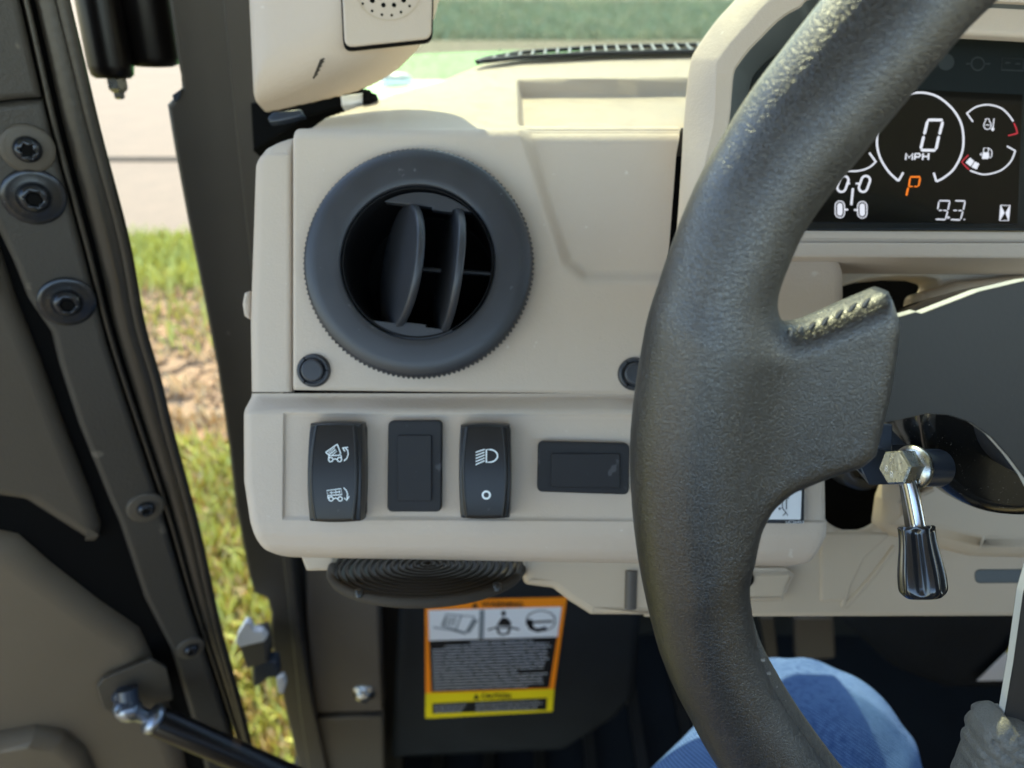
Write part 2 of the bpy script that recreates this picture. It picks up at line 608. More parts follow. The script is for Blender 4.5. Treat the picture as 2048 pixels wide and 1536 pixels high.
def surface_nets(f, lo, hi, h, steps=3):
    """closed smooth surface of the signed distance function f(points)->distance"""
    lo, hi = np.asarray(lo, float), np.asarray(hi, float)
    n = np.maximum(np.ceil((hi - lo) / h).astype(int) + 1, 3)
    ax = [lo[i] + h * np.arange(n[i]) for i in range(3)]
    G = np.stack(np.meshgrid(*ax, indexing='ij'), -1)
    S = f(G.reshape(-1, 3)).reshape(n)
    s = S < 0
    cn = n - 1
    acc = np.zeros((*cn, 3))
    cnt = np.zeros(cn)
    for a in range(3):
        sl0 = [slice(None)] * 3; sl1 = [slice(None)] * 3
        sl0[a] = slice(0, -1); sl1[a] = slice(1, None)
        A, B = S[tuple(sl0)], S[tuple(sl1)]
        cr = (A < 0) != (B < 0)
        t = np.where(cr, A / np.where(cr, A - B, 1), 0)
        P = G[tuple(sl0)].copy()
        P[..., a] += t * h
        P *= cr[..., None]
        o = [i for i in range(3) if i != a]
        for d0 in (0, 1):
            for d1 in (0, 1):
                sl = [slice(None)] * 3
                sl[o[0]] = slice(d0, d0 + cn[o[0]])
                sl[o[1]] = slice(d1, d1 + cn[o[1]])
                acc += P[tuple(sl)]
                cnt += cr[tuple(sl)]
    act = cnt > 0
    idx = -np.ones(cn, int)
    idx[act] = np.arange(act.sum())
    V = acc[act] / cnt[act][:, None]
    quads = []
    for a in range(3):
        o = [(a + 1) % 3, (a + 2) % 3]
        sl0 = [slice(None)] * 3; sl1 = [slice(None)] * 3
        sl0[a] = slice(0, -1); sl1[a] = slice(1, None)
        A, B = s[tuple(sl0)], s[tuple(sl1)]
        e = np.argwhere(A != B)
        e = e[(e[:, o[0]] > 0) & (e[:, o[1]] > 0) & (e[:, o[0]] < cn[o[0]]) & (e[:, o[1]] < cn[o[1]])]
        inside = A[tuple(e.T)]
        def g_(d0, d1):
            q = e.copy()
            q[:, o[0]] -= d0
            q[:, o[1]] -= d1
            return idx[tuple(q.T)]
        Q = np.stack([g_(1, 1), g_(0, 1), g_(0, 0), g_(1, 0)], 1)
        Q[~inside] = Q[~inside][:, ::-1]
        quads.append(Q)
    Q = np.concatenate(quads)
    e = h * .3
    for _ in range(steps):
        d = f(V)
        g = np.stack([(f(V + np.eye(3)[k] * e) - f(V - np.eye(3)[k] * e)) / (2 * e) for k in range(3)], 1)
        gl = np.maximum(np.sum(g * g, 1), .05)
        V = V - g * (np.clip(d, -h, h) / gl)[:, None]
    return V, Q


def smin(a, b, k):
    h = np.maximum(k - np.abs(a - b), 0) / k
    return np.minimum(a, b) - h * h * k * .25


def sdpoly(P, Q):
    """2D signed distance of points P to polygon Q"""
    d = np.full(len(P), 1e9)
    sgn = np.ones(len(P))
    for i in range(len(Q)):
        a, b = Q[i], Q[i - 1]
        e = b - a
        wv = P - a
        t = np.clip(wv @ e / (e @ e), 0, 1)
        d = np.minimum(d, np.sum((wv - t[:, None] * e) ** 2, 1))
        c1 = P[:, 1] >= a[1]
        c2 = P[:, 1] < b[1]
        c3 = e[0] * wv[:, 1] > e[1] * wv[:, 0]
        fl = (c1 & c2 & c3) | (~c1 & ~c2 & ~c3)
        sgn[fl] *= -1
    return sgn * np.sqrt(d)


def sdpath(P, C, r):
    """distance of 2D/3D points to a polyline with varying radius, returns (distance to line, radius)"""
    best = np.full(len(P), 1e9)
    rad = np.zeros(len(P))
    for i in range(len(C) - 1):
        a, e = C[i], C[i + 1] - C[i]
        t = np.clip((P - a) @ e / (e @ e), 0, 1)
        d = np.linalg.norm(P - a - t[:, None] * e, axis=1)
        m_ = d < best
        best = np.where(m_, d, best)
        rad = np.where(m_, r[i] + (r[i + 1] - r[i]) * t, rad)
    return best, rad


def sstep(x, a, b):
    t = np.clip((x - a) / (b - a), 0, 1)
    return t * t * (3 - 2 * t)


# ================================================================== THE GROUND OUTSIDE
def gpt(x, y, z=0.0):
    r = W(px(x, y, 1.0)) - CAM
    t = (z - CAM[2]) / r[2]
    q = CAM + r * t
    return q[0], q[1]


def sheet(name, pts, z, m, **pr):
    g = Geo().add([(x, y, z) for x, y in pts], [tuple(range(len(pts)))], False)
    return build(name, g, m, None, world=True, **pr)


# strips that run across the drive, measured on the ground plane
Ya, Yb = gpt(300, 478)[1], gpt(330, 330)[1]          # near edge of the concrete, joint in it
Ym1, Ym0 = gpt(320, 575)[1], gpt(430, 935)[1]        # far and near edge of the bare soil
sheet("ground", [(-60, -20), (60, -20), (60, 90), (-60, 90)], -.012, LAWN, kind='structure')
sheet("soil_bed", [(-6, Ym0), (1, Ym0 + .1), (1, Ym1 + .2), (-6, Ym1)], -.004, SOIL, kind='structure')


def box(g, x0, x1, y0, y1, z0, z1):
    v = [(x, y, z) for x in (x0, x1) for y in (y0, y1) for z in (z0, z1)]
    return g.add(v, [(0, 1, 3, 2), (4, 6, 7, 5), (0, 4, 5, 1), (2, 3, 7, 6), (0, 2, 6, 4), (1, 5, 7, 3)], False)


pav = bpy.data.objects.new("pavement", None)
COL.objects.link(pav)
props(pav, kind='structure')
for y0, y1, z in ((Ya, Yb - .02, .03), (Yb + .02, 9.0, .055), (9.04, gpt(1100, 88)[1], .05), (gpt(1100, 12)[1], 60.0, .05)):
    xs = [-14, -5.2, 3.6, 14] if y1 < 30 else [-40, -2.4, 40]
    for i in range(len(xs) - 1):
        build("slab", box(Geo(), xs[i] + .01, xs[i + 1] - .01, y0, y1, -.01, z), CONC, pav, world=True)


def blades(name, n, xr, yr, hgt, m, z0=0.0, wid=.006, **pr):
    x = rng.uniform(*xr, n); y = rng.uniform(*yr, n)
    hh = hgt * rng.uniform(.5, 1.3, n); a = rng.uniform(0, 6.28, n); ln = hh * rng.uniform(.1, .8, n); b = rng.uniform(0, 6.28, n)
    base = np.c_[x, y, np.full(n, z0)]
    s = np.c_[np.cos(a), np.sin(a), np.zeros(n)] * wid
    tip = base + np.c_[np.cos(b) * ln, np.sin(b) * ln, hh]
    mid = (base + tip) / 2 + np.c_[np.zeros(n), np.zeros(n), hh * .12]
    V = np.stack([base - s, base + s, mid + s * .7, mid - s * .7, tip], 1).reshape(-1, 3)
    i = np.arange(n)[:, None] * 5
    g = Geo()
    g.v = V
    g.f = [tuple(q) for q in (i + [0, 1, 2, 3])] + [tuple(q) for q in (i + [3, 2, 4])]
    g.sm = [False] * len(g.f)
    return build(name, g, m, None, world=True, **pr)


for x0, x1, y0, y1 in ((-.02, 3.6, -8, Ym0 - .2), (3.62, 9, -8, Ym0 - .2), (-4.0, -.04, -8, -.30), (-9, -4.02, -8, -.3), (-.02, 3.6, Ym0 - .18, Ya - .02), (3.62, 9, Ym0 - .18, Ya - .02)):
    build("slab", box(Geo(), x0, x1, y0, y1, -.01, .03), CONC, pav, world=True)  # unseen slabs added around the vehicle to bounce more light up
build("slab", box(Geo(), -14, -2.42, gpt(1100, 88)[1] + .02, gpt(1100, 12)[1] - .02, -.01, .05), CONC, pav, world=True)
blades("grass", 26000, (-3.2, -.1), (.25, Ym0 + .12), .07, BLADE, kind='stuff', label='bright green grass beside the open door')
blades("grass", 17000, (-3.2, -.1), (.25, Ym0 + .3), .05, BLADED, wid=.007, kind='stuff', label='dry straw coloured grass among the green blades beside the door')
blades("grass", 7000, (-4.2, -1.0), (Ym1 - .05, Ya), .08, BLADE, wid=.008, kind='stuff', label='strip of green grass along the pale concrete')
blades("grass", 60000, (-2.3, 14), (gpt(1100, 86)[1], gpt(1100, 14)[1]), .16, HEDGE, wid=.03, kind='stuff', label='dark green verge seen through the dusty windscreen')
blades("grass", 2600, (-4.0, -.5), (Ym0 - .1, Ym1 + .1), .06, BLADED, wid=.008, kind='stuff', label='dry straw lying over the brown mulch bed')
blades("grass", 900, (-3.6, -.5), (Ym1 - .7, Ym1 + .1), .09, BLADE, wid=.010, kind='stuff', label='green weeds sprouting at the far edge of the mulch')
# mulch chips on the bare soil
g = Geo()
for i in range(2600):
    x, y = rng.uniform(-3.6, -.6), rng.uniform(Ym0 - .25, Ym1 + .1)
    a, s = rng.uniform(0, 6.28), rng.uniform(.012, .07)
    c, d = math.cos(a) * s, math.sin(a) * s
    t = rng.uniform(.004, .014)
    k = rng.uniform(.3, .8)
    vv = [(x + c, y + d, 0), (x - d * k, y + c * k, 0), (x - c, y - d, 0), (x + d * k, y - c * k, 0),
          (x + c * .7, y + d * .7, t), (x - d * k * .7, y + c * k * .7, t * 1.4), (x - c * .7, y - d * .7, t), (x + d * k * .7, y - c * k * .7, t * .8)]
    g.add(vv, [(4, 5, 6, 7), (0, 1, 5, 4), (1, 2, 6, 5), (2, 3, 7, 6), (3, 0, 4, 7)], False)
build("mulch", g, STONE, None, world=True, kind='stuff', label='brown mulch chips strewn over bare soil')

# ================================================================== BONNET AND WINDSCREEN
bon = thing("bonnet", from_world((0, 1.1, 1.2)), "bright green bonnet beyond the windscreen, left edge curving round", "bonnet")
U = np.linspace(0, 1, 40); Vv = np.linspace(0, 1, 30)
P = np.zeros((30, 40, 3))
for i, v in enumerate(Vv):
    for j, u in enumerate(U):
        x = -.30 + .94 * u
        y = .78 + .74 * v + .05 * math.sin(math.pi * u)
        z = CAM[2] - .195 - .06 * abs(2 * u - 1) ** 14 - .02 * v ** 6 - .002 * math.cos(u * 9)
        P[i, j] = (x, y, z)
g = Geo(); grid(g, P)
P2 = P.copy(); P2[..., 2] -= .012
grid(g, P2, flip=True)
ed = np.concatenate([P[0], P[:, -1], P[-1][::-1], P[:, 0][::-1]]); ed2 = ed.copy(); ed2[:, 2] -= .10
grid(g, np.stack([ed, ed2]))
build("panel", g, HOOD, bon, world=True)
q = from_world((-.165, 1.13, CAM[2] - .195))
g = Geo(); lathe(g, q, AX @ np.array([0, 0, 1.]), [(.022, -.012), (.022, .004), (.017, .010), (.006, .012)], 24)
build("knob", g, WHITEM, bon)

wb = Geo()
for z_ in (0, .004):
    pts = [(-.245, .672, CAM[2] - .115), (.9, .70, CAM[2] - .115), (.9, .30, CAM[2] + .62), (-.20, .27, CAM[2] + .62)]
    wb.add([(x, y + z_, z) for x, y, z in pts], [(0, 1, 2, 3)], False)
build("windscreen", wb, CLEARG, None, world=True, label="clear raked windscreen filmed with pale dust", cat="windscreen")

# ================================================================== DASHBOARD
D0 = .360
dash = thing("dashboard", px(1000, 1130, .42), "tan moulded dashboard with round air vent, rocker switches and lit display", "dashboard")
FACE = facing(D0)
M_ = D0 / F                                                 # metres per picture unit at the dash face


def profile(pts, n=6):
    """(picture y at the face depth, depth) -> (Y, Z) in metres"""
    return catmull([((768 - y) * M_, -d) for y, d in pts], n)


def back_run(Y, Z, L, n=24, sag=0.0):
    """continue a profile horizontally (world) towards the windscreen"""
    t = np.linspace(0, 1, n)[1:]
    return np.array([(Y + SP * L * k - sag * k * k * CP, Z - CP * L * k - 0 * k) for k in t])


# --- left end and lower switch panel: one moulding, upper part 4 mm behind the vent panel
def lower_depth(Y):
    """profile of the lower panel: depth as function of Y (metres)"""
    y = 768 - Y / M_
    k = np.interp(y, [700, 788, 796, 818, 828, 1040, 1062, 1090, 1108, 1122, 1134, 1142],
                  [.3635, .3635, .3625, .3535, .3520, .3505, .3510, .3545, .3600, .368, .380, .395])
    return k


rows = list(np.linspace(1142, 1050, 40)) + list(np.linspace(1048, 1034, 12)) + list(np.linspace(1033, 826, 50)) + list(np.linspace(825, 787, 30))
rows = np.array(rows)


def xleft(y):
    return np.interp(y, [225, 285, 320, 640, 960, 1040, 1075, 1100, 1120, 1142], [560, 515, 500, 489, 494, 507, 516, 526, 545, 580])


s_ = np.r_[0, .02, .06, .12, .2, .3, .42, .56, .72, .88, 1.0]
RL = 26                                                     # radius of the left edge in picture units
xs_main = np.r_[np.linspace(0, 1, 120)[1:]]
XF = np.r_[545, 558, 568, 573, 575, 576, 577, 578, 579, 580, 581, 584, np.linspace(592, 1, 1)]
P = np.zeros((len(rows), 2 + len(s_) + 12 + 110, 3))
sm = lambda a: np.convolve(np.pad(a, 3, 'edge'), np.ones(7) / 7, 'valid')
dep = sm(lower_depth((768 - rows) * M_))
for i, y in enumerate(rows):
    xl = xleft(y)
    xr = np.interp(y, [784, 1062, 1105, 1142], [1645, 1645, 1628, 1585])
    X = [xl + 1, xl] + list(xl + RL * s_) + [max(q_, xl + RL + .2 * (k_ + 1)) for k_, q_ in enumerate(XF[:12])] + list(np.linspace(max(594, xl + RL + 6), xr, 110))
    slope = (y - 784) / 358 * 0 
    for j, x in enumerate(X):
        d = dep[i]
        o = min(max((x - xl) / RL, 0), 1)
        d += RL * M_ * (1 - math.sqrt(max(0, 1 - (1 - o) ** 2)))
        if j == 0:
            d += .05
        e = min(max((xr - x) / 20, 0), 1)
        d += 20 * M_ * (1 - math.sqrt(max(0, 1 - (1 - e) ** 2)))
        # shallow recessed field that carries the switches
        ex = (x - 576); ey = min(y - (824 + (x - 576) * .006), (1032 + (x - 576) * .006) - y)
        d += .0017 * float(sstep(np.array(min(ex, ey)), 0, 4))
        yy = y + (x - 560) * .018 * float(y > 1045) * min(1, (y - 1045) / 60)
        P[i, j] = ((x - 1024) * M_, (768 - yy) * M_, -d)
g = Geo(); grid(g, P)
build("switch_panel", g, TAN, dash)

# --- left end cap, a strip that turns over the top
prof = profile([(784, .3635), (700, .3635), (500, .3635), (330, .3636), (296, .366), (268, .371), (246, .380), (232, .392), (226, .404)], 10)
P = []
for Y, Z in prof:
    y = 768 - Y / M_
    xl = xleft(y) if y > 285 else 515 + (285 - y) * 1.2
    row = []
    for o in np.r_[0, s_, ]:
        x = xl + RL * o
        row.append(((x - 1024) * M_, Y, Z - RL * M_ * (1 - math.sqrt(max(0, 1 - (1 - o) ** 2)))))
    row[0] = (row[1][0], Y, Z - .06)
    for x in (540 if xl + RL < 536 else xl + RL + 1, 566 if xl + RL < 560 else xl + RL + 2, 572, 575, 577.5):
        x = max(x, xl + RL + .5)
        r2 = max(0, (x - 571) / 6.5)
        row.append(((x - 1024) * M_, Y, Z - .0018 * r2 ** 2))
    row.append((row[-1][0], Y, Z - .012))
    P.append(row)
g = Geo(); grid(g, np.array(P), flip=True)
build("end_cap", g, TAN, dash)
# dark liner seen only through the joints
g = Geo()
slab2(g, [FACE.hit(x, y) for x, y in ((560, 270), (1380, 300), (1380, 800), (560, 800))], FACE, .004, .001, h0=-.0125)
slab2(g, [FACE.hit(x, y) for x, y in ((575, 775), (1380, 775), (1380, 800), (575, 800))], FACE, .002, .0002, h0=-.0055)
liner = build("joint_liner", g, VOID, dash)
# cut the liner where the vent duct passes: rebuild with a hole
bpy.data.objects.remove(liner)
g = Geo()
slab2(g, [FACE.hit(x, y) for x, y in ((575, 300), (1440, 300), (1440, 796), (575, 796))], FACE, .003, .0002,
      holes=[[FACE.hit(x, y) for x, y in circle_px(840, 534, 160)]], h0=-.0095)
build("joint_liner", g, VOID, dash)

# --- vent panel: face, rolled top edge, dash top running forward to the windscreen
prof = profile([(783, .3600), (700, .3600), (600, .3600), (500, .3600), (400, .3600), (320, .3600), (290, .3601), (272, .3608), (258, .3632), (247, .3675), (240, .373)], 12)
ntop = len(prof)
Y1, Z1 = prof[-1]
TOPL = .285
tp = back_run(Y1, Z1, TOPL, 70)
prof = np.vstack([prof, tp])
VX, VY = (840 - 1024) * M_, (768 - 534) * M_
TRAP = np.array([((x - 1024) * M_, (768 - y) * M_) for x, y in
                 fillet([(1022, 170), (1040, 262), (1088, 420), (1126, 530), (1168, 563), (1800, 568), (1800, 170)], [0, 20, 60, 30, 30, 0, 0])])
xsp = np.r_[584.0, 584.4, 585, 586, 587.5, 589.5, 592, np.linspace(595, 1690, 366)]
P = np.zeros((len(prof), len(xsp), 3))
for i, (Y, Z) in enumerate(prof):
    yy_ = 768 - Y / M_
    ed_ = np.interp(yy_, [235, 262, 300, 340, 480, 640, 790], [1376, 1367, 1359, 1356, 1345, 1329, 1319])
    k_ = 1.0 if i < ntop else max(0, 1 - (i - ntop) / 4)
    wx = np.where(xsp > 1250, 1250 + (xsp - 1250) * ((ed_ - 1250) / 126 * k_ + (1 - k_)), xsp)
    P[i, :, 0] = (wx - 1024) * M_
    P[i, :, 1] = Y
    P[i, :, 2] = Z
X2, Y2 = P[..., 0].copy(), P[..., 1].copy()
tr = sdpoly(np.c_[X2.ravel(), np.minimum(Y2, (768 - 262) * M_).ravel()], TRAP).reshape(X2.shape)
dep = sstep(-tr, -.0012, .0062) * .0062
fade = np.clip((ntop + 6 - np.arange(len(prof))) / 22, 0, 1)[:, None]
P[..., 2] -= dep * fade
# edge rounding, left and bottom
el = np.clip((xsp - 584) / 9, 0, 1)[None, :]
eb = np.clip((783 - (768 - Y2 / M_)) / 8, 0, 1)
P[..., 2] -= .0022 * (1 - np.sqrt(1 - (1 - el) ** 2)) * np.ones_like(Y2) + .0018 * (1 - np.sqrt(1 - (1 - np.minimum(eb, 1)) ** 2))
# bottom edge follows the slight fall of the panel to the right
P[..., 1] += np.clip((768 - Y2 / M_ - 700) / 83, 0, 1) * 3 * M_
P[..., 1] -= np.clip((768 - Y2 / M_ - 600) / 183, 0, 1) * (X2 - X2[0, 0]) * .012
# tray pressed into the top
up_w = AX @ np.array([0, 0, 1.]); fwd_w = AX @ np.array([0, 1., 0])
Ltop = np.zeros(len(prof)); Ltop[ntop:] = np.linspace(0, TOPL, 70)[1:]
Lg = np.repeat(Ltop[:, None], len(xsp), 1)
mask_tray = sstep(X2, (1036 - 1024) * M_, (1052 - 1024) * M_) * sstep(Lg, .008, .016) * (1 - sstep(Lg - .05 * (X2 - .01), .132, .138))
bulge = .008 * np.exp(-((X2 - .062) / .055) ** 2) * sstep(Lg, .02, .05)
mound = sstep(1 - ((X2 - .042) / .030) ** 2 - ((Lg - .012) / .036) ** 2, 0, .25)
P -= up_w[None, None, :] * (.0100 * mask_tray - .0035 * mask_tray * mound)[..., None]
# crown of the dash top and falling left shoulder
fall = sstep(-X2, .045, .19) * .016 * (Lg / .1)
fall += sstep(-X2, .03, .17) * .005 * np.clip(Lg / .02, 0, 1)
P -= up_w[None, None, :] * fall[..., None]
# top edge against the windscreen is a curve
lim = np.interp((X2[0] / M_) + 1024, [584, 640, 700, 825, 931, 1100, 1300, 1700], [.05, .075, .095, .125, .197, .238, .262, .28])
ii = np.arange(len(prof))[:, None]
mask = Lg[:-1, :-1] < lim[None, :-1]
hole = np.hypot(X2 - VX, Y2 - VY)[:-1, :-1] < 158 * M_
mask = mask & ~((ii[:-1] < ntop + 8) & (xsp[None, :-1] > 1374))
g = Geo(); grid(g, P, mask & ~hole)
# thickness at left and bottom edges
ed = P[:, 0].copy(); e2 = ed.copy(); e2[:, 2] -= .0035
grid(g, np.stack([e2[:ntop + 14], ed[:ntop + 14]]), flip=False)
ed = P[0].copy(); e2 = ed.copy(); e2[:, 2] -= .0035
grid(g, np.stack([ed, e2]), flip=False)
build("vent_panel", g, TAN, dash)
# base under the dash top so that nothing shows under its edge
g = Geo()
lw = []
for k, x in enumerate(np.linspace(600, 1690, 24)):
    l = np.interp(x, [584, 640, 700, 825, 931, 1100, 1300, 1700], [.05, .075, .095, .125, .197, .238, .262, .28])
    p = np.array([(x - 1024) * M_, Y1, Z1]) + fwd_w * (l - .004) - up_w * .006 - up_w * (.016 * float(sstep(np.array(-(x - 1024) * M_), .045, .19)) * l / .1)
    lw.append((p, p - up_w * .06))
grid(g, np.array(lw).transpose(1, 0, 2))
build("cowl_liner", g, BLACKP, dash)

# defroster grille along the windscreen: a long slot frame with slats
gr = thing("tmp", (0, 0, 0), None, None); bpy.data.objects.remove(gr)


def top_at(x_px, L, h=0.0):
    """point on the dash top: x measured at the face, L metres ahead of the rolled edge"""
    return np.array([(x_px - 1024) * M_, Y1, Z1]) + fwd_w * L + up_w * h


def gl_(x):                                                 # centre line of the grille on the top
    return np.interp(x, [900, 931, 1050, 1300, 1690], [.165, .188, .214, .238, .252])


grx = np.linspace(922, 1685, 50)
g = Geo()
wdt = lambda x: float(np.interp(x, [922, 960, 1100, 1300, 1690], [.001, .006, .012, .016, .017]))
for s in (-1, 1):
    tube(g, [top_at(x, gl_(x) + s * wdt(x), .0045) for x in grx], .0016, 8)
frame = build("defroster_grille", g, BLACKP, dash)
for x in np.linspace(965, 1670, 19):
    g = Geo()
    a, b = top_at(x, gl_(x) - wdt(x), .005), top_at(x + 9, gl_(x) + wdt(x), .005)
    tube(g, [a, b], .0011, 6)
    build("slat", g, LGREY, frame)
g = Geo()
pp = np.array([[top_at(x, gl_(x) - wdt(x), .0025), top_at(x, gl_(x) + wdt(x), .0025)] for x in grx])
grid(g, pp)
build("slot", g, VOID, frame)

slab("seam_liner", [(1362, 256), (1440, 252), (1440, 560), (1300, 560)], facing(.3745), .002, KICK, dash, bev=.0002)
# --- air vent
c = px(841, 532, D0)
vax = np.array([0, 0, 1.0])
KN = 150
g = Geo()
prf = [(.0500, -.002), (.0535, .001), (.0546, .004), (.0546, .0075), (.0540, .0095), (.0525, .0112), (.047, .0120), (.040, .0120), (.0372, .0119), (.0366, .0116), (.0363, .0108), (.0361, .001)]
lathe(g, c, vax, prf, 360, cap=False, shape=lambda t, k: 1 + (.012 * max(0, math.cos(t * KN / 1)) if k in (1, 2, 3) else 0))
# knurl needs more than two samples a tooth: use a coarser pitch on the finished ring
g = Geo()
lathe(g, c, vax, prf, 840, cap=False, shape=lambda t, k: 1 + (.010 * math.cos(t * 140) if k in (1, 2, 3) else 0))
vent = build("air_vent", g, BLACKP, dash, label="round black air vent with knurled ring and two vanes")
g = Geo()
lathe(g, c, vax, [(.0358, .006), (.0357, .0104), (.0353, .0110), (.0349, .0106), (.0347, -.002), (.0345, -.05)], 96, cap=False)
build("barrel", g, DUCT, vent)
g = Geo(); lathe(g, c, vax, [(.0345, -.0505), (.0345, -.0500)], 48)
build("duct_end", g, VOID, vent)
VP = facing(D0 - .0102)
tiltv = R(-7)


def vent2(u, v):                                            # vent plane, turned by 7 degrees
    o = VP.hit(841, 532)
    return (o[0] + u * math.cos(tiltv) - v * math.sin(tiltv), o[1] + u * math.sin(tiltv) + v * math.cos(tiltv))


for s in (1, -1):
    rr, hh = .0350, .0283
    a0 = math.acos(hh / rr)
    pts = [(rr * math.sin(a), s * rr * math.cos(a)) for a in np.linspace(-a0, a0, 24)]
    if s == 1:
        pts += [(.012, hh - .0), (.012, hh - .0012), (.002, hh - .0012), (.002, hh), (-.006, hh)]
    else:
        pts += [(.006, -hh), (.006, -hh + .0012), (-.006, -hh + .0012), (-.006, -hh)]
    g = Geo(); slab2(g, [vent2(*p) for p in pts], VP, .006, .0003, nb=2)
    build("face_segment", g, BLACKP, vent)
for cx, cy, ang, wd in ((802, 535, 25, .0308), (897, 545, 15, .0308)):
    n = np.array([-math.cos(R(ang)), math.sin(R(6.5)), math.sin(R(ang))]); n /= np.linalg.norm(n)
    cc = px(cx, cy, D0 - .001)
    g = Geo()
    lathe(g, cc, n, [(wd * .93, -.0019), (wd * .985, -.0017), (wd, -.0012), (wd, .0012), (wd * .985, .0017), (wd * .93, .0019)], 96)
    vane = build("vane", g, BLACKP, vent, label="curved vane tilted towards the left" if cx < 850 else None)
    if cx < 850:
        e2 = np.cross(n, [0, 0, 1]); 
        pass
g = Geo(); tube(g, [px(780, 534, D0 + .012), px(990, 548, D0 + .012)], .0013, 8)
build("cross_link", g, BLACKP, vent)

# --- push clips
for x, y in ((628, 741), (1269, 748)):
    cc = px(x, y, D0)
    g = Geo(); lathe(g, cc, vax, [(.0074, -.002), (.0082, 0), (.0080, .0016), (.0072, .0024), (.0064, .0025), (.0060, .0012)], 40, cap=False)
    lathe(g, cc, vax, [(.0060, .0012), (.0056, .0012)], 40, cap=False)
    cl = build("push_clip", g, BLACKP, dash)
    g = Geo(); lathe(g, cc, vax, [(.0054, -.001), (.0054, .0034), (.0050, .0041), (.0043, .0042)], 40)
    build("clip_pin", g, BLACKP, cl)
    g = Geo()
    for a in (R(125), R(-125), R(0)):
        dv = np.array([math.cos(a), math.sin(a), 0])
        tube(g, [cc + dv * .0058 + vax * .0023, cc + dv * .0076 + vax * .0027], .0003, 6)
    build("clip_slot", g, VOID, cl)

# --- rocker switches
PANZ = .3515


def rocker(cx, cy, wpx, hpx, skew, label, icons):
    d = PANZ - .006
    m = d / F
    hw, hh = wpx / 2 * m, hpx / 2 * m
    c0 = px(cx, cy, PANZ)

    def front(x, y):                                        # height of the face above the panel
        return .0105 + .0022 * (1 - (y / hh) ** 2) - .0010 * (y / hh) * skew

    def f(P):
        x, y, z = P[:, 0] - c0[0], P[:, 1] - c0[1], P[:, 2] - c0[2]
        wx = hw * (1.0 - .075 * (y / hh) ** 2)
        top = hh * (1.0 + .035 * (1 - (x / hw) ** 2) - .035)
        cxs = x + .00 * y
        side = np.abs(cxs) - wx + np.clip(z - .006, 0, None) * .12
        dd = np.maximum(side, np.abs(y) - top + np.clip(z - .006, 0, None) * .10)
        fz = z - front(x, y)
        q0 = np.maximum(dd + .0016, 0); q1 = np.maximum(fz + .0016, 0)
        s = np.hypot(q0, q1) - .0016 + np.minimum(np.maximum(dd + .0016, fz + .0016), 0)
        s = np.maximum(s, -z - .001)
        # two long curved facets: shoulders a little below the crown
        sh = np.abs(x) - (hw * .66 + hw * .16 * (1 - (y / hh) ** 2))
        s = np.maximum(s, np.where(np.abs(y) < hh * .93, fz + .0009 * sstep(sh, 0, .0004) + np.clip(sh, 0, 1) * .22, -1))
        return s
    V, Q = surface_nets(f, c0 + [-hw - .002, -hh - .002, -.002], c0 + [hw + .002, hh + .002, .016], .0005)
    o = build_np("rocker_switch", V, Q, SWITCH, dash, label=label)
    pl = Plane(c0 + np.array([0, 0, .0130]), (0, 0, 1))

    def conv(zx, zy):                                       # from the enlarged picture to the photograph's units
        return 600 + zx / 3.012, 820 + zy / 3.012
    for nm, strokes in icons:
        g = Geo()
        for st in strokes:
            if st[0] == 'fill':
                pts = [conv(*p) for p in st[1]]
                poly(g, pts, pl, .0)
            else:
                pts = [conv(*p) for p in st[1]]
                ribbon(g, pts, st[2] / 3.012 * m, pl, 0, closed=st[0] == 'c')
        # let the print follow the curved face
        v = np.array(g.v)
        v[:, 2] = c0[2] + front(v[:, 0] - c0[0], v[:, 1] - c0[1]) + .00012 + (v[:, 2] - v[:, 2].max()) * .2
        g.v = v
        build(nm, g, ICON, o)
    for sx in (-1, 1):
        yy = np.linspace(-.92, .92, 24) * hh
        xx = sx * (hw * .62 + hw * .15 * (1 - (yy / hh) ** 2))
        g = Geo()
        tube(g, [c0 + np.array([a, b, front(a, b) - .00012]) for a, b in zip(xx, yy)], .00038, 6)
        build("facet_line", g, SWITCH, o)
    g = Geo()
    slab2(g, fillet([(c0[0] - hw * .93, c0[1] - hh * .95), (c0[0] + hw * .97, c0[1] - hh * .95), (c0[0] + hw * .97, c0[1] + hh * .95), (c0[0] - hw * .93, c0[1] + hh * .95)], .003), Plane((0, 0, c0[2]), (0, 0, 1)), .004, .0006, h0=.0025)
    build("switch_frame", g, SWITCH, o)
    return o


def arc(cx, cy, r, a0, a1, n=14, ry=None):
    return [(cx + r * math.cos(R(a)), cy - (ry or r) * math.sin(R(a))) for a in np.linspace(a0, a1, n)]


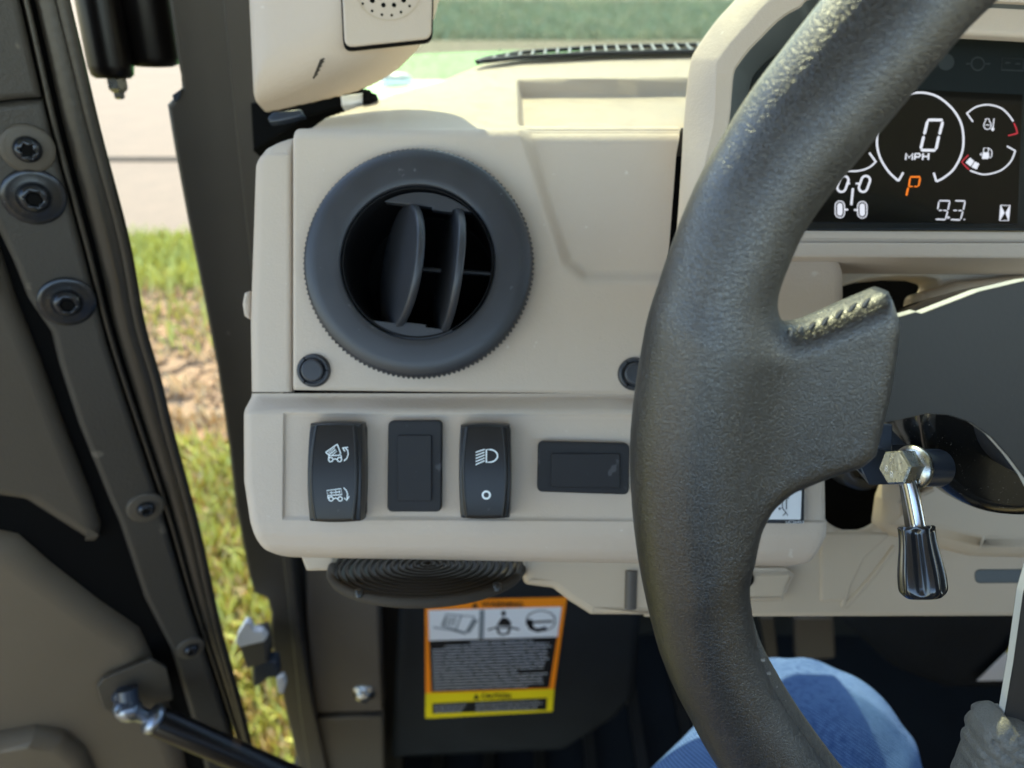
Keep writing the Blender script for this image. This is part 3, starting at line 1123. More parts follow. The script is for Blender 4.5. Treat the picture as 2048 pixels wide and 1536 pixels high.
LWD = 6.0
dump_up = ('raise_bed_symbol', [('o', [(152, 256), (214, 212), (222, 208)], LWD), ('o', [(152, 256), (174, 276), (234, 274), (242, 262), (220, 208)], LWD),
           ('o', [(172, 270), (212, 240)], LWD), ('o', [(192, 272), (218, 250)], 4), ('o', [(166, 262), (206, 228)], 4), ('o', [(170, 278), (172, 300)], LWD),
           ('c', arc(183, 299, 13, 0, 345), LWD), ('c', arc(236, 299, 13, 0, 345), LWD), ('o', [(196, 300), (210, 294), (223, 300)], LWD), ('o', [(244, 272), (248, 296)], LWD),
           ('o', [(262, 308), (280, 292), (288, 268), (284, 244), (270, 232)], LWD), ('o', [(252, 230), (286, 226)], LWD), ('o', [(254, 230), (268, 252)], LWD)])
dump_dn = ('lower_bed_symbol', [('c', [(162, 486), (246, 474), (252, 510), (168, 516)], LWD), ('o', [(178, 500), (244, 492)], 4), ('o', [(188, 490), (190, 508)], 4), ('o', [(214, 484), (217, 506)], 4),
           ('o', [(236, 484), (238, 503)], 4), ('c', arc(186, 536, 13, 0, 345), LWD), ('c', arc(241, 536, 13, 0, 345), LWD), ('o', [(199, 538), (214, 530), (228, 538)], LWD), ('o', [(168, 516), (168, 534)], LWD),
           ('o', [(262, 468), (278, 484), (286, 506), (282, 540)], LWD), ('o', [(266, 530), (280, 546), (296, 520)], LWD)])
rocker(680.5, 940, 112, 200, 1.0, "rocker switch with dump bed raise and lower symbols", [dump_up, dump_dn])
lamp = ('headlamp_symbol', [('c', [(1122, 240)] + arc(1140, 277, 50, 80, -80, 14, 38) + [(1122, 316)], 8)] +
        [('o', [(1058, 256 + 18.5 * k), (1112, 238 + 17 * k)], 6.5) for k in range(5)])
dot = ('off_symbol', [('c', arc(1122, 513, 22, 0, 345, 24), 11)])
rocker(971.5, 938.5, 106, 190, .6, "rocker switch with white headlamp symbol and small ring", [lamp, dot])


# --- blanking plugs
def plug(o_px, i_px, label):
    pl = facing(PANZ)
    po = slab("blanking_plug", o_px, pl, .006, PLUG, dash, bev=.0008, r=12, h0=.0028, label=label)
    slab("raised_pad", i_px, pl, .004, PLUG, po, bev=.0005, r=5, h0=.0040)
    return po


plug([(778, 841), (885, 840), (884, 1022), (776, 1022)], [(797, 869), (865, 869), (865, 1000), (797, 1000)], "upright rectangular black blanking plug between the rocker switches")
plug([(1076, 882), (1258, 886), (1256, 988), (1074, 982)], [(1102, 905), (1238, 906), (1238, 974), (1101, 972)], "sideways rectangular black blanking plug beside the steering wheel")

# --- instrument binnacle
rings = [
    ([(1338, 640), (1352, 480), (1362, 340), (1368, 239), (1379, 137), (1394, 96), (1450, 22), (1535, -50), (1720, -110), (2500, -110)], .430),
    ([(1338, 640), (1352, 480), (1362, 340), (1368, 239), (1379, 137), (1394, 96), (1450, 22), (1535, -50), (1720, -110), (2500, -110)], .352),
    ([(1341, 640), (1355, 480), (1365, 340), (1371, 239), (1382, 139), (1396, 100), (1452, 27), (1537, -45), (1720, -104), (2500, -104)], .3475),
    ([(1372, 640), (1388, 480), (1404, 340), (1424, 239), (1430, 137), (1444, 105), (1488, 52), (1568, -22), (1720, -62), (2500, -60)], .334),
    ([(1376, 640), (1392, 480), (1408, 340), (1428, 239), (1434, 140), (1448, 108), (1491, 57), (1570, -16), (1720, -56), (2500, -54)], .3332),
    ([(1400, 640), (1420, 480), (1436, 340), (1456, 239), (1464, 152), (1476, 124), (1512, 80), (1590, 16), (1722, -8), (2500, 28)], .334),
    ([(1403, 640), (1423, 480), (1439, 340), (1459, 239), (1467, 154), (1479, 127), (1515, 84), (1592, 20), (1722, -4), (2500, 34)], .336),
]
P = []
for pts, d in rings:
    q = catmull(pts, 8)
    P.append([px(x, y, d) for x, y in q])
g = Geo(); grid(g, np.array(P), flip=False)
binn = build("binnacle", g, TAN, dash, auto=50)
P = []
for pts, d in (rings[-1], ([(1425, 640), (1448, 480), (1462, 340), (1480, 239), (1492, 170), (1506, 140), (1545, 105), (1620, 60), (1722, 52), (2500, 92)], .352),
               ([(1425, 640), (1452, 480), (1470, 340), (1488, 239), (1500, 172), (1512, 145), (1550, 110), (1622, 66), (1722, 58), (2500, 98)], .372)):
    q = catmull(pts, 8)
    P.append([px(x, y, d) for x, y in q])
g = Geo(); grid(g, np.array(P), flip=False)
build("inner_bezel", g, BEZEL, dash, auto=50)
# brow under the hood, top right
slab("brow", [(1900, -14), (2500, 30), (2500, 98), (1915, 66), (1800, 40)], facing(.3385), .005, TAN, dash, bev=.002)

# --- instrument display
SP_ = facing(.3700, (0.0, .03))
disp = slab("instrument_display", [(1500, 66), (1720, 60), (1925, 68), (2450, 98), (2450, 462), (1500, 462)], SP_, .006, SCREEN, dash, bev=.001, r=14,
            label="dark display reading 0 MPH, orange P and 9.3")
slab("display_panel", [(1560, 168), (1740, 176), (2044, 190), (2034, 449), (1520, 444)], SP_, .001, LCD, disp, bev=.0001, h0=.0006)
mS = .37 / F
HS = .0009


def Z(zx, zy):
    return 1600 + zx / 4.571, 150 + zy / 4.571


def seg(name, strokes, m=SEG, label=None):
    g = Geo()
    for st in strokes:
        kind, pts = st[0], [Z(*p) for p in st[1]]
        if kind == 'f':
            poly(g, pts, SP_, HS)
        elif kind == 's':
            ribbon(g, catmull(pts, 6), st[2] * .82 / 4.571 * mS, SP_, HS)
        else:
            ribbon(g, pts, st[2] * .82 / 4.571 * mS, SP_, HS, closed=kind == 'c')
    return build(name, g, m, disp, label=label)


def segm(a, b, wd):                                         # a display segment with cut ends
    a, b = np.array(a, float), np.array(b, float)
    t = (b - a) / np.linalg.norm(b - a); n = np.array([-t[1], t[0]]) * wd / 2
    e = t * wd * .35
    n = n * .82
    return ('f', [a - e * .2, a + e + n, b - e + n, b + e * .2, b - e - n, a + e - n])


seg("speed_gauge_arc", [('s', [(890, 972), (800, 885), (725, 760), (696, 620), (720, 450), (830, 270), (960, 188), (1110, 168), (1250, 205), (1380, 310), (1460, 440), (1485, 580), (1470, 720), (1400, 860), (1310, 940), (1240, 978)], 22),
                        ('o', [(892, 974), (936, 896)], 22), ('o', [(1238, 978), (1214, 898)], 22)])
seg("temperature_arc", [('s', [(1515, 358), (1600, 298), (1710, 278), (1820, 305), (1890, 362), (1940, 430)], 16), ('o', [(1513, 352), (1572, 434)], 15)])
seg("temperature_limit_mark", [('s', [(1946, 446), (1968, 500), (1977, 543)], 13), ('o', [(1979, 538), (1893, 560)], 13)], SEGR)
seg("fuel_arc", [('s', [(1958, 698), (1920, 790), (1840, 868), (1740, 906), (1650, 912), (1545, 878)], 16), ('o', [(1882, 656), (1960, 700)], 15)])
seg("fuel_limit_mark", [('o', [(1530, 736), (1468, 800), (1500, 836), (1536, 870)], 12)], SEGR)
seg("fuel_level_block", [('f', [(1505, 806), (1545, 760), (1583, 792), (1550, 840)])])
seg("fuel_level_block", [('f', [(1590, 796), (1630, 816), (1606, 868), (1558, 846)])])
seg("speed_digit", [segm((1155, 417), (1298, 417), 30), segm((1297, 430), (1266, 552), 30), segm((1262, 562), (1234, 688), 30), segm((1095, 692), (1232, 694), 30), segm((1124, 562), (1095, 682), 30), segm((1158, 424), (1128, 550), 30)])
seg("unit_lettering", [('o', [(958, 780), (962, 722), (990, 762), (1020, 722), (1018, 780)], 17), ('o', [(1040, 780), (1044, 724), (1082, 724), (1092, 738), (1080, 754), (1046, 754)], 17),
                       ('o', [(1112, 780), (1116, 720)], 17), ('o', [(1164, 780), (1168, 720)], 17), ('o', [(1114, 750), (1166, 750)], 15)])
seg("gear_letter", [segm((998, 936), (1092, 936), 17), segm((1090, 944), (1076, 1022), 17), segm((984, 1024), (1022, 1024), 13), segm((1034, 1024), (1070, 1024), 13), segm((1000, 944), (986, 1020), 17), segm((982, 1032), (964, 1108), 20)], SEGO)
seg("hour_meter_digit", [segm((1262, 1153), (1362, 1155), 14), segm((1360, 1162), (1344, 1238), 14), segm((1262, 1162), (1250, 1232), 14), segm((1258, 1240), (1292, 1242), 12), segm((1300, 1242), (1338, 1242), 12), segm((1342, 1248), (1322, 1320), 14), segm((1232, 1322), (1322, 1326), 15)])
seg("decimal_point", [('f', [(1340, 1297), (1358, 1297), (1356, 1316), (1338, 1316)])])
seg("hour_meter_digit", [segm((1410, 1153), (1502, 1156), 14), segm((1500, 1163), (1484, 1238), 14), segm((1392, 1242), (1428, 1242), 12), segm((1438, 1243), (1474, 1243), 12), segm((1480, 1250), (1460, 1322), 14), segm((1368, 1325), (1456, 1329), 15), ('f', [(1488, 1320), (1500, 1320), (1500, 1330), (1488, 1330)])])
seg("hourglass_symbol", [('c', [(1826, 1196), (1908, 1196), (1896, 1334), (1816, 1334)], 13), ('f', [(1830, 1204), (1860, 1264), (1822, 1328)]), ('f', [(1902, 1204), (1868, 1264), (1892, 1328)])])


def pill(cx, cy, w_, h_, tilt=0):
    r_ = w_ / 2
    P0 = [(r_ * math.cos(R(a)), -(h_ / 2 - r_) - r_ * math.sin(R(a))) for a in np.linspace(0, 180, 9)] + [(-r_ * math.cos(R(a)), (h_ / 2 - r_) + r_ * math.sin(R(a))) for a in np.linspace(0, 180, 9)]
    c_, s_2 = math.cos(R(tilt)), math.sin(R(tilt))
    return [(cx + x * c_ - y * s_2, cy + x * s_2 + y * c_) for x, y in P0]


seg("driveline_symbol", [('f', pill(358, 1232, 48, 116)), ('f', pill(562, 1236, 48, 116)), ('c', pill(358, 1232, 84, 152), 11), ('c', pill(562, 1236, 84, 152), 11),
                         ('o', [(400, 1235), (432, 1235)], 20), ('o', [(488, 1238), (516, 1238)], 20), ('o', [(477, 1040), (462, 1192)], 24),
                         ('c', pill(582, 1000, 78, 150, 20), 24), ('c', pill(385, 1000, 78, 150, 20), 24), ('o', [(502, 997), (532, 997)], 18), ('o', [(416, 997), (450, 997)], 18)])
seg("left_gauge_arc", [('o', [(626, 716), (684, 796)], 20), ('s', [(690, 792), (640, 840), (570, 872), (480, 884), (380, 870), (300, 820)], 18)])
seg("coolant_symbol", [('c', [(1685, 408), (1722, 408), (1722, 428), (1734, 445), (1738, 470), (1728, 495), (1705, 503), (1682, 496), (1670, 472), (1674, 446), (1686, 428)], 9), ('o', [(1686, 464), (1698, 460), (1710, 466), (1724, 462)], 8),
                       ('o', [(1764, 404), (1754, 490)], 10), ('f', pill(1752, 500, 26, 34))])
seg("fuel_pump_symbol", [('c', [(1672, 672), (1712, 672), (1708, 770), (1658, 770)], 9), ('f', [(1668, 712), (1708, 712), (1706, 772), (1656, 772)]), ('o', [(1714, 676), (1738, 690), (1746, 712), (1740, 752), (1728, 762), (1716, 752), (1714, 720)], 9), ('f', [(1634, 730), (1650, 714), (1650, 748)])])
g = Geo()
for st in (circle_px(1891, 124, 17, n=20),):
    poly(g, st, SP_, .0003)
ribbon(g, circle_px(1955, 128, 13, n=20), .0006, SP_, .0003, closed=True)
ribbon(g, [(1932, 128), (1940, 128)], .0006, SP_, .0003); ribbon(g, [(1970, 128), (1980, 128)], .0006, SP_, .0003)
ribbon(g, [(2003, 116), (2046, 118), (2046, 142), (2002, 140)], .0006, SP_, .0003, closed=True)
ribbon(g, [(2010, 126), (2020, 126)], .0006, SP_, .0003); ribbon(g, [(2030, 128), (2040, 128)], .0006, SP_, .0003)
build("telltale_symbols", g, SEGD, disp)
# side pieces of the bezel on the right and bottom
slab("sill", [(1440, 457), (2500, 464), (2500, 486), (1440, 484)], facing(.339), .05, TAN, dash, bev=.004)
slab("sill_band", [(1440, 484), (2500, 486), (2500, 519), (1440, 512)], facing(.3365), .05, TAN, dash, bev=.0012)

# --- column surround: rounded panel left of the column
slab("column_side_panel", [(1430, 494), (1694, 500), (1694, 900), (1640, 955), (1610, 1000), (1440, 1000), (1430, 640)], facing(.3500), .05, TAN, dash, bev=.006, r=[8, 58, 40, 8, 8, 8, 8], nb=6)
# recess right of it with the dark opening for the column
cav = facing(.392)
slab("column_recess", [(1660, 470), (2500, 470), (2500, 860), (1660, 860)], cav, .02, TAN2, dash, bev=.002,
     holes=[fillet([(1672, 575), (1740, 556), (1800, 550), (1850, 551), (1884, 560), (1862, 600), (1846, 700), (1846, 840), (1672, 840)], 12)])
slab("recess_cheek", [(1845, 640), (1850, 585), (1925, 560), (2500, 500), (2500, 840), (1850, 840)], facing(.380), .02, TAN2, dash, bev=.008, r=20)
slab("opening_liner", [(1640, 500), (1900, 500), (1900, 1100), (1600, 1100)], facing(.47), .01, VOID, dash)
# lower cover under the column
LC = facing(.405)
slab("lower_cover", [(1598, 880), (2500, 880), (2500, 1233), (1290, 1236), (1290, 1120), (1600, 1120)], LC, .004, TAN2, dash, bev=.003, r=0,
     holes=[circle_px(1706, 985, 74, 79)])
slab("hole_liner", circle_px(1706, 985, 100, 110), facing(.45), .01, VOID, dash)
g = Geo(); lathe(g, px(1720, 922, .43), (0, 0, 1), [(.016, -.01), (.0165, .004), (.014, .008), (.010, .008), (.009, 0)], 32)
build("column_boot_ring", g, BLACKP, dash)
# knee bulge on the right, modelled as a swelling
KB = [(1768, 1060), (1776, 1000), (1790, 962), (1860, 930), (2500, 900), (2500, 1110), (2160, 1128), (1960, 1122), (1850, 1092), (1800, 1080)]
slab("knee_bulge", KB, facing(.394), .0145, TAN2, dash, bev=.014, r=20, nb=8)
slab("cover_step", [(1380, 1142), (1580, 1142), (1592, 1150), (1568, 1204), (1380, 1206)], facing(.397), .02, TAN2, dash, bev=.003, r=6)
g = Geo(); lathe(g, px(1492, 1158, .3965), (0, 0, 1), [(.0042, -.01), (.0042, .0005), (.003, .0006)], 24)
build("screw_hole", g, VOID, dash)
for pts, rr_ in (([(1708, 1092), (1700, 1150), (1684, 1214)], .0016), ([(1788, 1092), (1745, 1150), (1688, 1214)], .0016)):
    g = Geo(); tube(g, [px(x, y, .4055) for x, y in catmull(pts, 5)], rr_, 10)
    build("rib", g, TAN2, dash)
slab("rib_field", [(1640, 1064), (1790, 1064), (1730, 1120), (1690, 1205), (1640, 1205)], facing(.404), .006, TAN2, dash, bev=.002, r=8)
slab("pull_slot", [(1948, 1138), (2500, 1136), (2500, 1164), (1950, 1168)], facing(.4046), .003, BEZEL, dash, bev=.001, r=14)
slab("lower_cover_left", [(1046, 1100), (1320, 1110), (1320, 1234), (1182, 1233), (1138, 1205), (1106, 1180), (1046, 1172)], facing(.396), .04, TAN2, dash, bev=.005, r=[0, 0, 4, 12, 14, 14, 14])
g = Geo(); tube(g, [px(1262, 1140, .397), px(1260, 1216, .397)], .0035, 12)
build("groove_shade", g, KICK, dash)  # dark strip painted in for the shading of a groove
slab("mounting_tab", [(596, 1100), (668, 1100), (670, 1142), (612, 1143)], facing(.402), .015, TAN2, dash, bev=.002, r=6)

# --- caution decal on the column panel
DP = facing(.3490)
dec = slab("operation_decal", [(1380, 955), (1609, 957), (1608, 1047), (1380, 1046)], DP, .0003, LBLACK, dash, bev=.0001, r=3, label="white and black operation decal, half hidden by the wheel")
slab("white_field", [(1390, 979), (1612 - 9, 980), (1601, 1039), (1390, 1038)], DP, .0002, WHITE, dec, bev=.00005, h0=.0003, r=3)
mD = .349 / F
g = Geo()
h_ = .0006
ribbon(g, [(1572, 992), (1572, 1018)], 1.6 * mD, DP, h_); ribbon(g, [(1568, 997), (1572, 991), (1576, 997)], 1.6 * mD, DP, h_)
ribbon(g, [(1564, 996), (1564, 1016), (1571, 1025)], 1.6 * mD, DP, h_)
ribbon(g, [(1571, 1025), (1565, 1031)], 1.3 * mD, DP, h_); ribbon(g, [(1571, 1025), (1575, 1031)], 1.3 * mD, DP, h_)
for y in (1006, 1017):
    ribbon(g, [(1556, y), (1561, y)], 1.6 * mD, DP, h_); ribbon(g, [(1558, y - 3), (1558, y + 3)], 1.2 * mD, DP, h_)
build("diagram", g, LBLACK, dec)
g = Geo()
for cx, cy, r_ in ((1604, 966, 4.5), (1596, 972, 3), (1588, 973, 2.5)):
    poly(g, circle_px(cx, cy, r_, n=14), DP, .0004)
build("picture_mark", g, LGREY, dec)
text("part_number", "UC26453", (1571, 1041, 1607, 1046.5), DP, WHITE, dec, .0004)

# --- round speaker grille tucked under the dash edge
sp_n = np.array([0, math.sin(R(84)), math.cos(R(84))])
sc = px(856, 1128, .405)
g = Geo()
lathe(g, sc, sp_n, [(.0500, -.004), (.0530, -.003), (.0540, -.001), (.0535, .001), (.0520, .0018), (.0505, .0014), (.0495, -.001)], 72, cap=False)
spk = build("speaker", g, GRILLE, dash, label="round ribbed speaker grille under the dash edge")
for k in range(12):
    r_ = .0485 - k * .0040
    if r_ < .003:
        break
    g = Geo()
    lathe(g, sc, sp_n, [(r_, -.0030), (r_, .0000), (r_ - .0004, .0006), (r_ - .0016, .0006), (r_ - .0020, 0), (r_ - .0020, -.0030)], 64, cap=False)
    build("grille_rib", g, GRILLE, spk)
g = Geo(); lathe(g, sc, sp_n, [(.0505, -.0016), (.0505, -.0012)], 48)
build("grille_backing", g, SEAL, spk)
for a in (R(238), R(316)):
    e1 = np.array([1, 0, 0]); e2 = np.cross(sp_n, e1)
    g = Geo(); p = sc + .0535 * (math.cos(a) * e1 + math.sin(a) * e2) 
    lathe(g, p, sp_n, [(.0022, 0), (.0022, .0032), (.0012, .0036)], 12)
    build("screw_head", g, SEAL, spk)

# ================================================================== SPEAKER POD (upper left)
FB = Plane(px(770, 60, .378), (.16, -.10, 1))
FA = Plane(px(640, 80, .380), (-.30, -.06, 1))
mp = .425 / F


def pod(P):
    x, y, z = P.T
    X, Y = x / -z * F + 1024, 768 - y / -z * F              # sight-line coordinates keep the outline readable
    dB = (P - FB.p) @ FB.n
    dA = (P - FA.p) @ FA.n
    k = .012
    smx = lambda a, b, kk: -smin(-a, -b, kk)
    fr = smx(dA, dB, .006)
    xm, ym = P[:, 0], P[:, 1]
    left = (-(xm) + ((470 - 1024) * .385 / F)) - (ym - .2) * .03
    q0 = np.array([(500 - 1024) * mp, (768 - 234) * mp]); q1 = np.array([(800 - 1024) * mp, (768 - 166) * mp])
    t = (q1 - q0) / np.linalg.norm(q1 - q0)
    bot = (xm - q0[0]) * t[1] - (ym - q0[1]) * t[0]
    right = xm - ((886 - 1024) * mp)
    side = smx(bot, right, .062)
    side = smx(side, left, .004)
    s = smx(fr, side, .020)
    s = np.maximum(s, -(z + .425))
    s = np.maximum(s, ym - .33)
    return s


V, Q = surface_nets(pod, [-.18, .11, -.48], [-.02, .34, -.34], .0016)
podo = thing("speaker_pod", px(690, 215, .40), "scuffed tan speaker pod on the windscreen pillar above the dashboard", "speaker pod")
build_np("housing", V, Q, TAN, podo)
gp = fillet([(680, -120), (690, 98), (862, 80), (866, -120)], [0, 18, 18, 0])
slab("cover_joint", [((x - 775) * 1.035 + 775, (y - 0) * 1.035) for x, y in gp], FB, .004, VOID, podo, bev=.0003, h0=.0016)
cov = slab("speaker_cover", gp, FB, .006, TAN, podo, bev=.0012, h0=.0030)
g = Geo(); ribbon(g, catmull([(712, -40), (716, 0), (730, 25), (752, 40), (777, 45), (804, 40), (826, 24), (840, 0), (843, -40)], 5), .0006, FB, .0034)
build("cover_ring", g, TAN2, cov)
for x, y, r_ in ((745, 6, 5), (767, 15, 4.5), (788, 15, 4.5), (807, 5, 5), (726, 12, 2.4), (744.5, 26.5, 2.6), (764, 34, 2.6), (783.5, 35, 2.6), (802, 29, 2.6), (819, 17, 2.6), (831, 1, 2.6)):
    g = Geo(); u, v = FB.hit(x, y)
    lathe(g, FB.at(u, v, .00305), FB.n, [(r_ * .38 / F, -.001), (r_ * .38 / F, .0001)], 14)
    build("sound_hole", g, VOID, cov)
g = Geo(); u, v = FA.hit(640, 135)
for k in range(14):
    a_ = k / 13
    ribbon(g, [(630 + 14 * a_ - 2, 158 - 36 * a_), (630 + 18 * a_ + 2 * (k % 3), 154 - 36 * a_)], .00035, FA, .0013, th=.0012)
build("scuff", g, GRILLE, podo)

# small pieces between pod and dashboard
pf = thing("pillar_bracket", px(620, 230, .43), "blue-black clip and small feet before a black slab shading the gap under the tan speaker pod", "bracket")
slab("gap_shade_slab", [(500, 205), (700, 170), (740, 178), (700, 210), (620, 232), (505, 300)], facing(.47), .03, VOID, pf, bev=.002)  # black slab standing in for the shade in the gap
slab("clip", [(536, 234), (545, 224), (600, 218), (608, 230), (560, 242), (538, 244)], facing(.43), .006, CLIP, pf, bev=.001)
slab("pale_foot", [(680, 190), (726, 184), (728, 204), (682, 210)], facing(.445), .01, WHITEM, pf, bev=.002)
slab("rubber_foot", [(724, 176), (752, 186), (738, 202), (724, 204)], facing(.44), .01, VOID, pf, bev=.002)

# ================================================================== DOOR PILLAR
PP = vert_plane(.50)
pil = thing("door_pillar", px(560, 1560, 1.0), "dark painted steel door pillar between the open gap and dashboard", "pillar")
slab("post", [(300, -300), (334, 0), (350, 112), (358, 150), (360, 176), (345, 196), (331, 211), (346, 300), (372, 440), (400, 575), (432, 740), (456, 900), (468, 1010), (495, 1150),
              (506, 1187), (532, 1198), (541, 1228), (538, 1270), (548, 1330), (562, 1390), (581, 1472), (600, 1560), (640, 1700), (690, 1700), (620, 1400), (598, 1250), (580, 1060), (560, 700), (530, 300), (505, 0), (480, -300)],
     PP, .05, PILLAR, pil, bev=.004, nb=5)
slab("side_flange", [(425, -300), (448, 0), (478, 300), (515, 640), (552, 1000), (575, 1180), (600, 1420), (645, 1700), (690, 1700), (626, 1400), (600, 1250), (580, 1060), (560, 700), (530, 300), (505, 0), (480, -300)],
     PP, .004, PILLAR, pil, bev=.002, h0=.0035)
slab("clip_edge", [(345, 190), (362, 178), (360, 196), (350, 204)], PP, .003, CLIP, pil, bev=.0005, h0=.0012)
slab("trim_button", [(487, 585), (500, 580), (500, 640), (487, 632), (483, 608)], facing(.372), .008, TAN, pil, bev=.002, r=4)

# gap light strip and inner kick panel
kick = thing("kick_panel", px(680, 1560, 1.0), "brownish kick panel with one round bolt under the speaker", "kick panel")
KP = vert_plane(.50)
slab("upper_sheet", [(603, 1060), (742, 1060), (752, 1200), (762, 1443), (622, 1446), (606, 1250)], KP, .02, KICK, kick, bev=.003, h0=-.012)
slab("lower_sheet", [(622, 1448), (762, 1445), (770, 1700), (650, 1700)], KP, .02, DOOR, kick, bev=.003, h0=-.006)
u, v = KP.hit(724, 1405)
g = Geo(); lathe(g, KP.at(u, v, -.012), KP.n, [(.013, 0), (.0125, .002), (.0085, .0025), (.0080, .007), (.006, .009), (.002, .0095)], 28)
build("bolt", g, ZINC, kick)
col_ = vert_plane(.56)
slab("dark_upright", [(742, 1100), (800, 1100), (806, 1700), (770, 1700), (752, 1300)], col_, .03, SEAL, kick, bev=.006)
slab("dark_upright", [(803, 1100), (850, 1100), (850, 1700), (812, 1700)], vert_plane(.60), .03, FOOT, kick, bev=.006)

# ================================================================== FOOTWELL
foot = thing("footwell", px(1200, 1560, 1.2), "near-black footwell tub with moulded side box", "footwell")
fw = Geo()
fz = CAM[2] - .98
box(fw, -.335, .9, .80, .83, fz, CAM[2] - .22)
box(fw, -.30, .9, -.5, .80, fz - .02, fz)
box(fw, -.235, -.225, .56, .80, fz, CAM[2] - .30)
box(fw, .88, .9, -.5, .83, fz, CAM[2] - .2)
build("tub", fw, FOOT, foot, world=True)
STP = vert_plane(.53)
slab("side_box", [(800, 1120), (1292, 1120), (1272, 1400), (1236, 1440), (1130, 1506), (780, 1524)], STP, .14, FOOT, foot, bev=.012, r=[0, 0, 30, 30, 40, 10], nb=6)
slab("pedal_plate", [(1588, 1236), (1668, 1236), (1672, 1318), (1592, 1322)], vert_plane(.66), .01, KICK, foot, bev=.004, r=8)
slab("pedal_arm", [(1520, 1236), (1548, 1236), (1560, 1334), (1536, 1334)], vert_plane(.64), .01, DOOR, foot, bev=.003, r=4)
slab("column_shroud", [(1680, 1200), (2600, 1200), (2600, 1388), (1890, 1390), (1790, 1352), (1690, 1262)], vert_plane(.46), .16, FOOT, foot, bev=.02, r=[0, 0, 0, 40, 60, 30], nb=6)
cl_ = vert_plane(.452)
dl = slab("side_decal", [(1954, 1362), (2040, 1278), (2300, 1270), (2300, 1356)], cl_, .0006, WHITE, foot, bev=.0001)
slab("decal_header", [(2030, 1278), (2300, 1262), (2300, 1284), (2046, 1300), (2012, 1306)], cl_, .0006, YELLOW, dl, bev=.0001, h0=.0004)

for k in range(9):
    build("mat_rib", box(Geo(), -.18 + .07 * k, -.165 + .07 * k, .05, .74, fz + .001, fz + .008), SEAL, foot, world=True)
g = Geo(); tube(g, catmull([from_world((x, y, CAM[2] + z)) for x, y, z in ((.02, .70, -.45), (.06, .66, -.60), (.03, .64, -.75), (.10, .68, -.92))], 6), .006, 12)
build("cable", g, SEAL, foot)

# ================================================================== SAFETY LABEL
LP = STP.up(.0012)
slb = thing("warning_label", px(980, 1437, .8), "orange and yellow bordered safety label on the black side box", "label")


def S(zx, zy):
    return 840 + zx / 5.69, 1180 + zy / 5.69


def quadp(c, a, b):                                         # bilinear point in a four-cornered field
    c = np.array(c, float)
    return (c[0] * (1 - a) + c[1] * a) * (1 - b) + (c[3] * (1 - a) + c[2] * a) * b


slab("warning_border", [S(56, 122), S(1672, 84), S(1528, 1128), S(62, 1178)], LP, .0006, ORANGE, slb, bev=.0001, r=2)
slab("caution_border", [S(62, 1176), S(1528, 1126), S(1508, 1384), S(60, 1462)], LP, .0006, YELLOW, slb, bev=.0001, r=1)
slab("picture_field", [S(96, 232), S(1610, 190), S(1566, 530), S(104, 574)], LP, .0003, WHITE, slb, bev=.00005, h0=.0003)
slab("text_field", [S(104, 576), S(1560, 532), S(1468, 1114), S(128, 1160)], LP, .0003, LBLACK, slb, bev=.00005, h0=.0003)
slab("text_field", [S(138, 1290), S(1446, 1226), S(1438, 1362), S(142, 1406)], LP, .0003, LBLACK, slb, bev=.00005, h0=.0003)
for s, q0, q1 in (("WARNING", (700, 128), (1168, 188)), ("CAUTION", (700, 1172), (1030, 1232))):
    text("heading", s, (*S(*q0), *S(*q1)), LP, LBLACK, slb, .0008, bold=.02)
for cx, cy in ((625, 168), (640, 1212)):
    build("alert_triangle", poly(Geo(), [S(cx - 36, cy + 28), S(cx, cy - 36), S(cx + 36, cy + 28)], LP, .0008), LBLACK, slb)
mL = .78 / F
g = Geo()
HL = .0007
for b_ in np.linspace(.055, .945, 16):
    a_ = .02 + (.2 * (b_ < .1)) + .1 * (b_ < .14)
    end = .97 - (.12 if b_ < .1 else 0) - (.24 if .60 < b_ < .68 else 0) - rng.uniform(0, .05) - (.1 if b_ > .92 else 0)
    while a_ < end:
        l = rng.uniform(.05, .17)
        p0, p1 = (quadp([S(104, 576), S(1560, 532), S(1468, 1114), S(128, 1160)], t, b_) for t in (a_, min(a_ + l, end)))
        ribbon(g, [p0, p1], 2.7 * mL, LP, HL)
        a_ += l + .010
for b_ in (.2, .42, .64, .84):
    for a0, a1 in ((.02, .26), (.38, .92)):
        a_ = a0
        while a_ < a1:
            l = rng.uniform(.02, .06)
            p0, p1 = (quadp([S(138, 1290), S(1446, 1226), S(1438, 1362), S(142, 1406)], t, b_) for t in (a_, a_ + l))
            ribbon(g, [p0, p1], 1.9 * mL, LP, HL)
            a_ += l + .012
build("small_print", g, PRINT, slb, kind='stuff')
g = Geo()
poly(g, [S(678, 222), S(735, 220), S(725, 548), S(665, 550)], LP, HL)
build("picture_divider", g, LMID, slb)
g = Geo()                                                   # the booklet, the belted driver and the hand on the grip
ribbon(g, [S(250, 400), S(300, 270), S(620, 300), S(520, 480), S(250, 400)], 4 * mL, LP, HL)
ribbon(g, [S(400, 470), S(470, 285)], 3 * mL, LP, HL)
ribbon(g, [S(540, 480), S(640, 330)], 9 * mL, LP, HL)
ribbon(g, [S(150, 420), S(360, 450), S(520, 495)], 4 * mL, LP, HL)
for k in range(4):
    ribbon(g, [S(300 + k * 35, 300), S(275 + k * 35, 400)], 3 * mL, LP, HL)
build("booklet_picture", g, LMID, slb)
g = Geo()
poly(g, [S(950 + 26 * math.cos(a), 262 + 32 * math.sin(a)) for a in np.linspace(0, 6.0, 12)], LP, HL)
poly(g, [S(870, 400), S(930, 310), S(985, 310), S(1035, 360), S(1035, 405)], LP, HL)
ribbon(g, [S(770, 450), S(870, 420), S(1030, 420), S(1130, 445)], 4 * mL, LP, HL)
